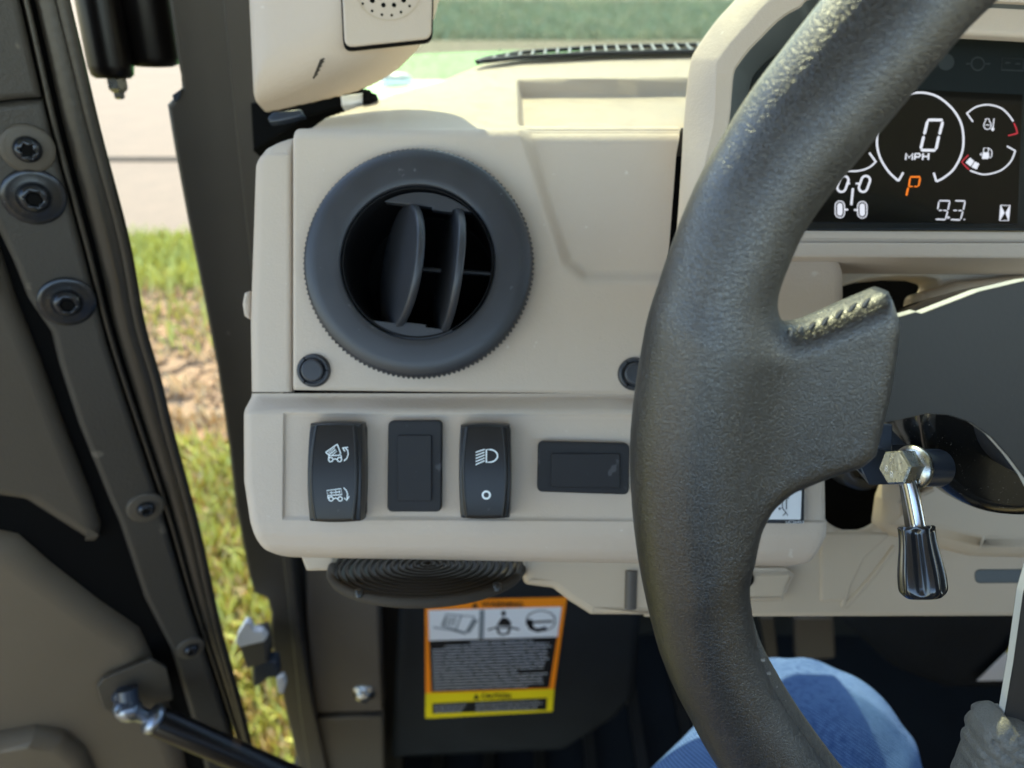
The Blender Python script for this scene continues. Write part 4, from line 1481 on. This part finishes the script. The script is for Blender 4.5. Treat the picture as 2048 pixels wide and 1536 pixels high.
ribbon(g, [S(880, 430), S(900, 490), S(945, 505), S(1000, 490), S(1020, 430)], 5 * mL, LP, HL)
build("driver_picture", g, LBLACK, slb)
g = Geo()
ribbon(g, [S(1375 + 165 * math.cos(a), 345 + 115 * math.sin(a)) for a in np.linspace(0, 6.2, 26)], 2.5 * mL, LP, HL)
ribbon(g, [S(1210, 390), S(1300, 360), S(1510, 350)], 6 * mL, LP, HL)
ribbon(g, [S(1245, 330), S(1265, 430), S(1340, 455), S(1440, 430)], 11 * mL, LP, HL)
build("grip_picture", g, LBLACK, slb)

# ================================================================== DOOR
DRp = px(65, 400, .40)
DN = AX @ np.array([.50, -.866, 0])
DR = Plane(DRp, DN)
door = thing("door", px(250, 1600, .75), "dark moulded inner door panel standing slightly open at left", "door")
Lb = [(12, -100), (45, 0), (105, 260), (170, 500), (222, 700), (325, 1011), (380, 1200), (445, 1400), (488, 1536), (530, 1680)]
Rb = [(112, -120), (140, 0), (172, 130), (205, 265), (262, 480), (290, 640), (325, 760), (345, 850), (385, 1000), (405, 1080), (440, 1250), (480, 1400), (512, 1536), (550, 1680)]
slab("backing", [(-700, -200), (20, -200), (90, 0), (205, 400), (300, 760), (395, 1150), (500, 1600), (520, 1680), (-500, 1680)], DR, .03, VOID, door, bev=.004, h0=-.010)
slab("upper_trim", [(-700, -200), (-10, -200)] + [(x - 6, y) for x, y in Lb[1:2]] + [(84, 196), (40, 199), (-20, 206), (-700, 240)], DR, .012, TRIM, door, bev=.0035, h0=.001, nb=5)
slab("hinge_flange", [(-700, 244), (-20, 209), (40, 202), (86, 200)] + [(x - 4, y) for x, y in Lb[2:]] + [(440, 1680), (402, 1500), (372, 1400), (342, 1300), (290, 1200), (240, 1050), (218, 1000), (157, 850), (118, 730), (103, 668), (56, 600), (24, 520), (-20, 430), (-700, 300)],
     DR, .012, TRIM, door, bev=.004, nb=5)
slab("inner_panel", [(-700, 320), (-30, 460), (3, 512), (31, 600), (58, 668), (85, 735), (126, 850), (185, 1000), (205, 1060), (195, 1100), (130, 1060), (50, 1010), (-20, 1000), (-600, 1010)],
     DR, .02, DOOR, door, bev=.009, nb=8, h0=-.001, r=[0, 0, 10, 10, 10, 10, 10, 30, 26, 40, 30, 30, 10, 0])
slab("lower_panel", [(-600, 1060), (-20, 1070), (40, 1082), (100, 1135), (200, 1212), (285, 1270), (318, 1340), (338, 1400), (372, 1500), (400, 1680), (-500, 1680)],
     DR, .02, DOOR_LIT, door, bev=.018, nb=8, h0=.001)
slab("pull_handle", [(-300, 1500), (-20, 1462), (70, 1446), (130, 1456), (170, 1490), (192, 1536), (215, 1700), (-300, 1700)], DR, .02, DOOR_LIT, door, bev=.012, nb=6, h0=.012, r=20)
# door seal: flange strip and hollow bulb
Lc, Rc = catmull(Lb, 6), catmull(Rb, 6)
ys = np.linspace(-95, 1660, 60)
lx = np.interp(ys, Lc[:, 1], Lc[:, 0]); rx = np.interp(ys, Rc[:, 1], Rc[:, 0])
g = Geo()
ctr, rads = [], []
for y, a, b in zip(ys, lx, rx):
    m0, m1 = DR.hit(a + 6 + (b - a) * .18, y), DR.hit(b - (b - a) * .06, y)
    c2 = (m0 + m1) / 2
    r_ = (m1[0] - m0[0]) / 2
    ctr.append(DR.at(c2[0], c2[1], -.004)); rads.append(r_)
tube(g, ctr, np.array(rads), 20)
seal = build("door_seal", g, SEAL, door)
g = Geo()
tube(g, [DR.at(*(DR.hit(a + 7, y)), -.002) for y, a in zip(ys, lx)], .0016, 8)
build("seal_lip", g, SEAL, seal)
g = Geo()
tube(g, [DR.at(*(DR.hit(b - (b - a) * .16, y)), .0025) for y, a, b in zip(ys, lx, rx)], .0035, 10)
build("seal_ridge", g, SEAL, seal)


def door_bolt(x, y, rw, rh, kind):
    u, v = DR.hit(x, y)
    c_ = DR.at(u, v, .0)
    dd = np.linalg.norm(c_) / np.linalg.norm(px(x, y, 1))
    k = dd / F
    g = Geo()
    lathe(g, c_, DR.n, [(rw * k, -.001), (rw * k, .0006), (rw * k * .96, .0014), (rw * k * .80, .0014), (rh * k * 1.1, .0020)], 48)
    o = build("washer", g, STEEL if kind != 'torx' else DOOR, door)
    g = Geo()
    ts = [(rh * k, .001), (rh * k * .98, .0035), (rh * k * .8, .0055), (rh * k * .52, .0064)]
    sock = (lambda t, j: 1 + (.22 * math.cos(6 * t) if j >= 4 else 0)) if kind == 'torx' else (lambda t, j: 1 / max(.86, math.cos((t % (math.pi / 3)) - math.pi / 6)) if j >= 4 else 1)
    lathe(g, c_, DR.n, ts + [(rh * k * .48, .0062), (rh * k * .46, .0025)], 48, shape=sock)
    build("bolt_head", g, STEEL, o)
    g = Geo(); lathe(g, c_, DR.n, [(rh * k * .44, .0030), (rh * k * .44, .0059), (rh * k * .30, .0060)], 6, smooth=False)
    build("bolt_socket", g, VOID, o)


door_bolt(55, 297, 49, 26, 'torx')
door_bolt(68, 393, 57, 29, 'hex')
door_bolt(134, 603, 52, 27, 'hex')
door_bolt(291, 1014, 35, 17, 'torx')
door_bolt(381, 1295, 27, 14, 'torx')

# ================================================================== GAS STRUT (bottom left)
st = thing("gas_strut", px(420, 1500, .60), "black gas strut with silver ball joint on the door bracket", "gas strut")
slab("bracket", [(192, 1358), (205, 1342), (300, 1304), (330, 1322), (345, 1385), (225, 1412), (206, 1404)], DR, .003, DOOR, st, bev=.001, h0=.008, r=8)
u, v = DR.hit(246, 1372)
g = Geo(); lathe(g, DR.at(u, v, .008), DR.n, [(.009, 0), (.009, .004), (.0075, .005), (.0075, .016), (.006, .018)], 6)
build("ball_stud", g, CLIP, st)
a_, b_ = px(262, 1418, .565), px(700, 1610, .66)
dirv = (b_ - a_) / np.linalg.norm(b_ - a_)
g = Geo(); lathe(g, px(256, 1418, .567), dirv, [(.001, -.011), (.0055, -.0095), (.0085, -.0055), (.0095, 0), (.0085, .0055), (.006, .009), (.0055, .018)], 24)
build("ball_socket", g, DCHROME, st)
g = Geo(); tube(g, [px(253, 1378, .566), px(258, 1412, .566)], .0075, 16)
build("socket_neck", g, CLIP, st)
g = Geo(); lathe(g, a_ + dirv * .016, dirv, [(.006, -.002), (.0105, 0), (.0115, .002), (.0115, .005), (.0105, .0065)], 28)
build("collar", g, DCHROME, st)
g = Geo(); tube(g, [a_ + dirv * .021, a_ + dirv * .024, b_], [.0095, .0112, .0112], 32)
build("cylinder", g, GLOSSB, st)

# ================================================================== LATCH STRIKER in the gap
la = thing("latch_striker", px(520, 1395, .72), "pale plated door striker with dark bracket in the grass gap", "latch")
LQ = vert_plane(.47)
slab("plate", [(470, 1286), (474, 1270), (490, 1244), (500, 1248), (506, 1262), (524, 1264), (534, 1276), (528, 1284), (478, 1296)], LQ, .006, WHITEM, la, bev=.0015, r=3)
slab("arm", [(474, 1292), (526, 1280), (534, 1330), (492, 1342)], LQ, .02, KICK, la, bev=.002, h0=-.002)
slab("prong", [(502, 1336), (532, 1328), (550, 1330), (556, 1360), (536, 1362), (524, 1372), (510, 1380), (503, 1376)], LQ, .012, CLIP, la, bev=.002, h0=-.003)
slab("tab", [(552, 1358), (566, 1352), (571, 1372), (566, 1390), (556, 1386)], LQ, .006, WHITEM, la, bev=.0015, r=3)

# ================================================================== TWIN TUBES at the top of the gap
tw = thing("door_damper", px(240, 190, .47), "pair of glossy black damper tubes with zinc nut at top left", "damper")
tdir = lambda x0, y0, d0_, x1, y1, d1: [px(x0, y0, d0_), px(x1, y1, d1)]
g = Geo(); a_, b_ = tdir(150, -260, .43, 222, 132, .47)
tube(g, [a_, b_, b_ + (b_ - a_) * .05, b_ + (b_ - a_) * .07], [.0135, .0135, .0125, .010], 40)
build("tube", g, GLOSSB, tw)
g = Geo(); a_, b_ = tdir(245, -260, .44, 305, 112, .485)
tube(g, [a_, b_, b_ + (b_ - a_) * .045, b_ + (b_ - a_) * .06], [.0165, .0165, .0155, .012], 40)
build("tube", g, GLOSSB, tw)
dv = (px(222, 132, .47) - px(150, -260, .43)); dv /= np.linalg.norm(dv)
g = Geo(); lathe(g, px(231, 150, .472), dv, [(.0062, 0), (.0064, .002), (.0064, .008), (.0052, .0095), (.0036, .0105), (.0034, .0135), (.002, .0145)], 6, smooth=False)
build("nut", g, ZINC, tw)

# ================================================================== STEERING WHEEL
WP = Plane(px(1374, 870, .210), (0, -.33, 1))
cl = [(1960, -150, 150), (1845, -40, 140), (1745, 79, 130), (1611, 246, 127), (1538, 350, 120), (1487, 440, 116), (1431, 586, 114), (1395, 720, 113), (1374, 870, 112),
      (1374, 1000, 110), (1384, 1112, 107), (1398, 1212, 100), (1419, 1300, 95), (1460, 1390, 93), (1520, 1488, 97), (1605, 1600, 100), (1710, 1700, 102)]
uv = np.array([WP.hit(x, y) for x, y, _ in cl])
rad = []
for x, y, r_ in cl:
    u, v = WP.hit(x, y)
    q = WP.at(u, v)
    rad.append(r_ / F * -q[2])
rad = np.array(rad)
rad[0:2] = rad[2]
# close the ring outside the frame with the circle through the traced points
A_ = np.c_[2 * uv, np.ones(len(uv))]
sol = np.linalg.lstsq(A_, (uv ** 2).sum(1), rcond=None)[0]
wc = sol[:2]
wr = math.sqrt(sol[2] + wc @ wc)
a0 = math.atan2(*(uv[-1] - wc)[::-1]); a1 = math.atan2(*(uv[0] - wc)[::-1])
arcp = [wc + wr * np.array([math.cos(a), math.sin(a)]) for a in np.linspace(a0, a1 if a1 > a0 else a1 + 2 * math.pi, 26)[1:]]
ring = np.vstack([catmull(uv, 4), arcp])
rr_ = np.interp(np.arange(len(ring)), np.r_[np.arange(len(uv)) * 4, len(ring) - 1], np.r_[rad, rad[0]])
sp1 = np.array([WP.hit(x, y) for x, y in [(1380, 655), (1480, 662), (1565, 664), (1625, 640), (1700, 606), (1768, 578), (1790, 640), (1783, 700), (1770, 780), (1752, 860), (1742, 900), (1712, 926),
                                          (1640, 950), (1580, 975), (1535, 1002), (1500, 1038), (1470, 1090), (1380, 1150)]])
sp2 = np.array([WP.hit(x, y) for x, y in [(1962, 1442), (2005, 1430), (2060, 1452), (2200, 1540), (2330, 1760), (2300, 2050), (1800, 2050), (1900, 1760), (1925, 1570)]])


def wheel_f(P):
    q = P - WP.p
    U_, V_, H_ = q @ WP.e1, q @ WP.e2, q @ WP.n
    UV = np.c_[U_, V_]
    d2, r_ = sdpath(UV, ring, rr_)
    s = np.hypot(d2, H_) - r_
    for pg, th, k in ((sp1, .0092, .015),):
        m_ = (UV[:, 0] > pg[:, 0].min() - .03) & (UV[:, 0] < pg[:, 0].max() + .03) & (UV[:, 1] > pg[:, 1].min() - .03) & (UV[:, 1] < pg[:, 1].max() + .03)
        if not m_.any():
            continue
        rd = .0065
        sd2 = sdpoly(UV[m_], pg) + rd
        hz = np.abs(H_[m_] + .001) - th + rd
        if pg is sp2:                                       # loose, wrinkled leather
            uu, vv = UV[m_].T
            hz = hz + .0009 * np.sin(uu * 700 + vv * 160 + np.sin(vv * 240) * 2.2) * sstep(vv, vv.min(), vv.max())
            sd2 = sd2 + .0005 * np.sin(vv * 620 + uu * 200)
        b_ = np.hypot(np.maximum(sd2, 0), np.maximum(hz, 0)) + np.minimum(np.maximum(sd2, hz), 0) - rd
        kk = k
        s = s.copy()
        s[m_] = smin(s[m_], b_, kk)
    return s


class Loc:                                                  # the grid is laid in the wheel's own plane
    pass


def wheel_local(L):
    return wheel_f(WP.p + L[:, :1] * WP.e1 + L[:, 1:2] * WP.e2 + L[:, 2:] * WP.n)


lo = [ring[:, 0].min() - .022, ring[:, 1].min() - .03, -.020]
hi = [ring[:, 0].max() + .022, ring[:, 1].max() + .022, .020]
V, Q = surface_nets(wheel_local, lo, hi, .0018, steps=3)
V = WP.p + V[:, :1] * WP.e1 + V[:, 1:2] * WP.e2 + V[:, 2:] * WP.n


def wrap_local(L):
    U_, V_, H_ = L.T
    f1 = 1 - 2 * np.abs(np.sin((U_ + .35 * V_) * 430 + 1.9 * np.sin(V_ * 230))) ** .6 + .8 * (1 - 2 * np.abs(np.sin((U_ * .5 - V_) * 520 + 1.3 * np.sin(U_ * 300))) ** .6)
    sd2 = sdpoly(np.c_[U_, V_], sp2) + .0065 + .0004 * f1
    hz = np.abs(H_ + .001) - .0085 + .0065 + .0008 * f1
    return np.hypot(np.maximum(sd2, 0), np.maximum(hz, 0)) + np.minimum(np.maximum(sd2, hz), 0) - .0065


whl = thing("steering_wheel", WP.at(*wc), "black leather steering wheel, sunlit upper rim, dark metal spokes", "steering wheel")
build_np("leather_rim", V, Q, LEATHER, whl)
V, Q = surface_nets(wrap_local, [sp2[:, 0].min() - .01, sp2[:, 1].min() - .01, -.016], [sp2[:, 0].max() + .01, sp2[:, 1].max() + .01, .016], .0009)
V = WP.p + V[:, :1] * WP.e1 + V[:, 1:2] * WP.e2 + V[:, 2:] * WP.n
build_np("spoke_wrap", V, Q, WRAP, whl, label="wrinkled leather end of the lower spoke, sunlight painted in as pale grey")

hubp = [(1700, 668), (1785, 640), (1834, 626), (1846, 629), (1900, 608), (1960, 585), (2048, 564), (2150, 552), (2700, 560), (2900, 760), (2900, 960), (2700, 1060), (2500, 1180), (2420, 1500), (2380, 1640),
        (1995, 1640), (2002, 1500), (2010, 1445), (2030, 1330), (2050, 1190), (2082, 1080), (2080, 1010), (2052, 958), (2020, 915), (1985, 876), (1942, 846), (1900, 832), (1855, 829), (1800, 842), (1748, 852), (1690, 866)]
hubs = fillet(hubp, [0, 4, 4, 4, 40, 60, 60, 60, 60, 60, 60, 60, 60, 20, 0, 0, 20, 60, 60, 40, 30, 30, 20, 20, 20, 20, 20, 20, 30, 10, 0])
hub = slab("spoke_plate", hubs, WP, .0034, PLATE, whl, bev=.0002, h0=-.0006)
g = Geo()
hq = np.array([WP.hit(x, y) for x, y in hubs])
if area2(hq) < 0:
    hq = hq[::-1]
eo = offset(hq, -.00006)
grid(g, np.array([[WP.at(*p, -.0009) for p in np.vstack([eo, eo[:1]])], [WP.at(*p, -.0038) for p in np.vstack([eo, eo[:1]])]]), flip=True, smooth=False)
build("painted_sun_edge", g, PLATE_EDGE_LIT, hub)  # pale strip paints the sunlit edge onto the dark plate


def march(f, x, y, t0, t1):
    r = px(x, y, 1.0)
    r = r / np.linalg.norm(r)
    t = t0
    for _ in range(200):
        d = f((r * t)[None])[0]
        if d < 1e-5 or t > t1:
            break
        t += max(d * .7, 1e-5)
    p = r * t
    e = 1e-4
    n = np.array([f((p + np.eye(3)[k] * e)[None])[0] - f((p - np.eye(3)[k] * e)[None])[0] for k in range(3)])
    return p, n / np.linalg.norm(n)


# stitches along the top edge of the left spoke, set in small puckers
for k, (x, y) in enumerate(((1580, 664), (1600, 657), (1624, 650), (1650, 641), (1678, 627), (1705, 614), (1732, 604))):
    p, n = march(wheel_f, x, y, .12, .4)
    s = np.array([.35, 1.0, 0]); s = s - n * (s @ n); s /= np.linalg.norm(s)
    Ls = .0013 + .00012 * k
    g = Geo()
    t_ = np.linspace(-1, 1, 9)
    tube(g, [p + s * Ls * a + n * (.00055 * (1 - a * a) - .0002) for a in t_], [.0003 + .00022 * (1 - a * a) for a in t_], 8, ref=(1, .2, .1))
    build("stitch", g, THREAD, whl)
# worn cut edge with a row of stitches on the inner side of the lower rim
i0 = 11 * 4
seg_i = range(i0 - 2, 16 * 4)
T_ = np.gradient(ring, axis=0); T_ /= np.linalg.norm(T_, axis=1)[:, None]
Nn = np.c_[-T_[:, 1], T_[:, 0]]
pts, rds = [], []
for i in seg_i:
    k = (i - seg_i[0]) / (len(seg_i) - 1)
    inw = (wc - ring[i]); inw /= np.linalg.norm(inw)
    off = rr_[i] * math.cos(R(12)) - .0016
    pts.append(WP.at(*(ring[i] + inw * off), rr_[i] * math.sin(R(12))))
    rds.append(.0005 + .0032 * min(1, k * 2.2))
g = Geo(); tube(g, catmull(pts, 4), np.interp(np.linspace(0, 1, 4 * (len(pts) - 1) + 1), np.linspace(0, 1, len(pts)), rds), 14)
build("seam_edge", g, SUEDE, whl)
cp = catmull(pts, 4)
for j in range(30, len(cp) - 4, 5):
    p = cp[j]; t = cp[j + 2] - cp[j]; t /= np.linalg.norm(t)
    nn = -p / np.linalg.norm(p)
    inw = np.cross(t, nn)
    g = Geo()
    rj = .0042
    tube(g, [p + nn * rj * .90 - inw * .0022 * s_1 + t * .0006 * s_1 for s_1 in (-1, -.3, .3, 1)], .00065, 6)
    build("stitch", g, THREAD, whl)

# ================================================================== STEERING COLUMN COWL
cc = px(2042, 798, .292)
cw = thing("column_cowl", px(2042, 1030, .292), "glossy black dusty column cowl behind the steering wheel spoke", "cowl")
g = Geo()
ax_ = np.array([0, -.25, 1.]);
lathe(g, cc, ax_, [(.030, -.07), (.040, -.035), (.0452, -.012), (.0468, 0), (.0462, .006), (.0445, .0105), (.040, .012)], 96)
build("shroud", g, GLOSS, cw)
g = Geo(); tube(g, [cc - np.array([0, 0, .05]), px(2000, 860, .47)], .024, 24)
build("column_tube", g, BLACKP, cw)
g = Geo(); lathe(g, cc + ax_ / np.linalg.norm(ax_) * .012, ax_, [(.026, 0), (.026, .035), (.024, .036)], 48)
build("hub_boss", g, BLACKP, cw)

# ================================================================== TILT LEVER
lv = thing("tilt_lever", px(1845, 1198, .275), "column tilt lever with zinc hex bolt and fluted black handle", "lever")
ax_ = np.array([-.93, .05, .40]); ax_ /= np.linalg.norm(ax_)
cb = px(1792, 935, .268)
g = Geo()
e1 = np.cross([0, 1, 0], ax_); e1 /= np.linalg.norm(e1); e2 = np.cross(ax_, e1)
rh = .0068


def hexring(r_, h, rot=.15):
    return [cb + ax_ * h + r_ * (math.cos(a + rot) * e1 + math.sin(a + rot) * e2) for a in np.arange(6) * math.pi / 3]


Vh = hexring(rh, -.0066) + hexring(rh, .0005) + hexring(rh * .90, .0012)
g.add(Vh, [(i, (i + 1) % 6, 6 + (i + 1) % 6, 6 + i) for i in range(6)] + [(6 + i, 6 + (i + 1) % 6, 12 + (i + 1) % 6, 12 + i) for i in range(6)] + [tuple(range(12, 18))], False)
bolt = build("hex_bolt", g, ZINC, lv)
g = Geo()
lathe(g, cb, ax_, [(.0062, -.0095), (.0080, -.0094), (.0084, -.0082), (.0080, -.0072), (.0068, -.0064), (.006, -.006)], 40)
build("flange", g, ZINC, bolt)
for s, u0, v0 in (("8", -.0030, -.0012), ("8", -.0008, -.0032)):
    g = Geo()
    for dv_ in (0, .0011):
        g2 = [cb + ax_ * .0013 + e1 * (u0 + .0005 * math.cos(a)) + e2 * (v0 + dv_ + .0005 * math.sin(a)) for a in np.linspace(0, 6.28, 9)]
        tube(g, g2, .00010, 5, caps=False)
    build("grade_mark", g, WHITEM, bolt)
g = Geo(); tube(g, [cb - ax_ * .0092, cb - ax_ * .022], .0070, 32)
build("pivot_boss", g, CLIP, lv)
g = Geo(); tube(g, [px(1700, 880, .31), px(1752, 912, .292)], .0088, 24)
tube(g, [px(1748, 900, .298), px(1775, 930, .288)], .0105, 6)
build("clamp_sleeve", g, CLIP, lv)
slab("cam_plate", [(1690, 845), (1786, 848), (1786, 905), (1756, 896), (1735, 870)], facing(.275), .004, CLIP, lv, bev=.0008, r=4)
slab("cam_leaf", [(1830, 900), (1852, 915), (1890, 956), (1893, 966), (1876, 971), (1846, 966), (1826, 950)], facing(.276), .004, CLIP, lv, bev=.0012, r=8)
g = Geo(); tube(g, catmull([px(1812, 945, .268), px(1822, 980, .267), px(1834, 1040, .266), px(1840, 1075, .265)], 4), .0026, 20)
build("rod", g, CHROME, lv)
slab("rod_shade", [(1806, 966), (1822, 966), (1838, 1054), (1818, 1054)], facing(.272), .003, KICK, lv, bev=.0008)  # brown strip standing in for shade beside the rod
# handle: fluted, widening downward, rounded end
g = Geo()
a_, b_ = px(1832, 1052, .266), px(1852, 1196, .262)
Ld = np.linalg.norm(b_ - a_); dz = (b_ - a_) / Ld
ex = np.cross(dz, [0, 0, 1]); ex /= np.linalg.norm(ex)
if ex[0] < 0:
    ex = -ex
ey = np.cross(ex, dz)
if ey[2] < 0:
    ey = -ey
rows_, nn = [], 96
for t in np.r_[0, .006, .02, np.linspace(.05, .86, 24), .9, .93, .955, .975, .99, 1.0]:
    hw = (.0066 + .0020 * sstep(np.array(t), .12, .8)) * (1 if t < .86 else math.sqrt(max(.02, 1 - ((t - .86) / .145) ** 2)) * .25 + .75 if t < .995 else .70)
    if t > .86:
        k_ = (t - .86) / .14
        hw = .0086 * (1 - .32 * k_ ** 2.2)
    if t < .01:
        hw *= .93
    sh = -.0008 * t
    row = []
    for j in range(nn):
        a = 2 * math.pi * j / nn
        fl = 1 - .30 * (math.cos(5 * a + 2.6) * .5 + .5) ** 1.3 * min(1, t * 12) * (1 if t < .9 else max(0, 1 - (t - .9) / .1) * .8 + .2)
        row.append(a_ + dz * Ld * t + ex * (hw * fl * math.cos(a) + sh) + ey * (hw * .75 * fl * math.sin(a)))
    rows_.append(row + [row[0]])
grid(g, np.array(rows_))
g.add(rows_[0][:-1], [tuple(range(nn))], False); g.add(rows_[-1][:-1], [tuple(range(nn))[::-1]], False)
build("handle", g, HANDLE, lv)

# ================================================================== DRIVER'S KNEE
kw = px(1604, 1552, .52)
kn = from_world(W(kw) + np.array([0, 0, 0]))
kW = W(kn)
hip = from_world(kW + np.array([-.16, -.42, -.05]))
shn = from_world(kW + np.array([.02, .10, -.42]))
fold = px(1440, 1540, .50); fold2 = px(1290, 1800, .40)


def leg(P):
    def cap(a, b, ra, rb):
        e = b - a
        t = np.clip((P - a) @ e / (e @ e), 0, 1)
        return np.linalg.norm(P - a - t[:, None] * e, axis=1) - (ra + (rb - ra) * t)
    s = smin(cap(kn, hip, .076, .098), cap(kn, shn, .062, .055), .03)
    s = smin(s, cap(fold, fold2, .030, .045), .012)
    s = s + .0022 * np.sin(P[:, 0] * 60 + P[:, 1] * 75 + 1.4 * np.sin(P[:, 0] * 55)) * sstep(kn[1] + .03 - P[:, 1], 0, .10)
    s = s + .0008 * np.sin(P[:, 0] * 170 + P[:, 2] * 120 + np.sin(P[:, 1] * 90) * 2)
    return s


allp_ = np.array([kn, hip, shn, fold2])
V, Q = surface_nets(leg, allp_.min(0) - .12, allp_.max(0) + .11, .004, steps=3)
per = thing("person", shn, "driver's knee in faded blue jeans under the steering wheel", "person")
build_np("jeans", V, Q, DENIM, per)
SHIRT = mat("dark_shirt", (.035, .037, .045), .9, spec=.2, bump=[('noise', 40, .004)])
hipw = W(hip)


def added_torso(P):                                               # unseen chest, shoulders and lap, added to darken reflections on the wheel
    q = P - [.10, -.36, CAM[2] - .44]
    e = (np.linalg.norm(q / [.20, .12, .28], axis=1) - 1) * .14
    a = P - [.10, -.36, CAM[2] - .24]
    b_ = np.abs(a[:, 0]) - .15
    sh_ = np.linalg.norm(np.c_[np.maximum(b_, 0), a[:, 1], a[:, 2]], axis=1) - .065
    lap = np.linalg.norm((P - [.10, -.30, CAM[2] - .66]) / [.21, .16, .11], axis=1) * .13 - .13
    return smin(smin(e, sh_, .06), lap, .06)


V, Q = surface_nets(added_torso, [-.22, -.60, CAM[2] - .82], [.42, -.10, CAM[2] - .14], .012)
build_np("added_shirt", V, Q, SHIRT, per, world=True)

# ================================================================== UNSEEN ROOF AND BENCH SEAT, added to shape light and reflections
ROOFM = mat("roof_lining", (.58, .56, .53), .8, bump=[('noise', 300, .0004)])
SEATM = mat("seat_vinyl", (.42, .33, .20), .5, bump=[('crease', 300, .0003)])
rf = thing("added_cab_roof", from_world((.3, -.35, CAM[2] + .40)), "unseen pale grey lined roof panel added to shape light in the cab", "roof")
build("lining", box(Geo(), -.72, 1.35, -.80, .38, CAM[2] + .40, CAM[2] + .45), ROOFM, rf, world=True)
for x_ in (-.66, 1.25):
    build("rear_post", box(Geo(), x_, x_ + .05, -.80, -.74, .1, CAM[2] + .40), PILLAR, rf, world=True)
seat = thing("added_bench_seat", from_world((.35, -.4, CAM[2] - .98)), "unseen tan vinyl bench seat added to shape light and reflections", "bench seat")
for x_ in (-.28, .36):
    sv, sq = surface_nets(lambda P: np.linalg.norm(np.maximum(np.abs((P - [x_ + .28, -.20, CAM[2] - .62]) @ np.eye(3)) - [.25, .24, .03], 0), axis=1) - .05, [x_ - .05, -.55, CAM[2] - .75], [x_ + .62, .15, CAM[2] - .48], .02)
    build_np("seat_cushion", sv, sq, SEATM, seat, world=True)
    sv, sq = surface_nets(lambda P: np.linalg.norm(np.maximum(np.abs(P - [x_ + .28, -.60, CAM[2] - .36]) - [.25, .03, .24], 0), axis=1) - .05, [x_ - .05, -.72, CAM[2] - .72], [x_ + .62, -.48, CAM[2] - .02], .02)
    build_np("seat_back", sv, sq, SEATM, seat, world=True)
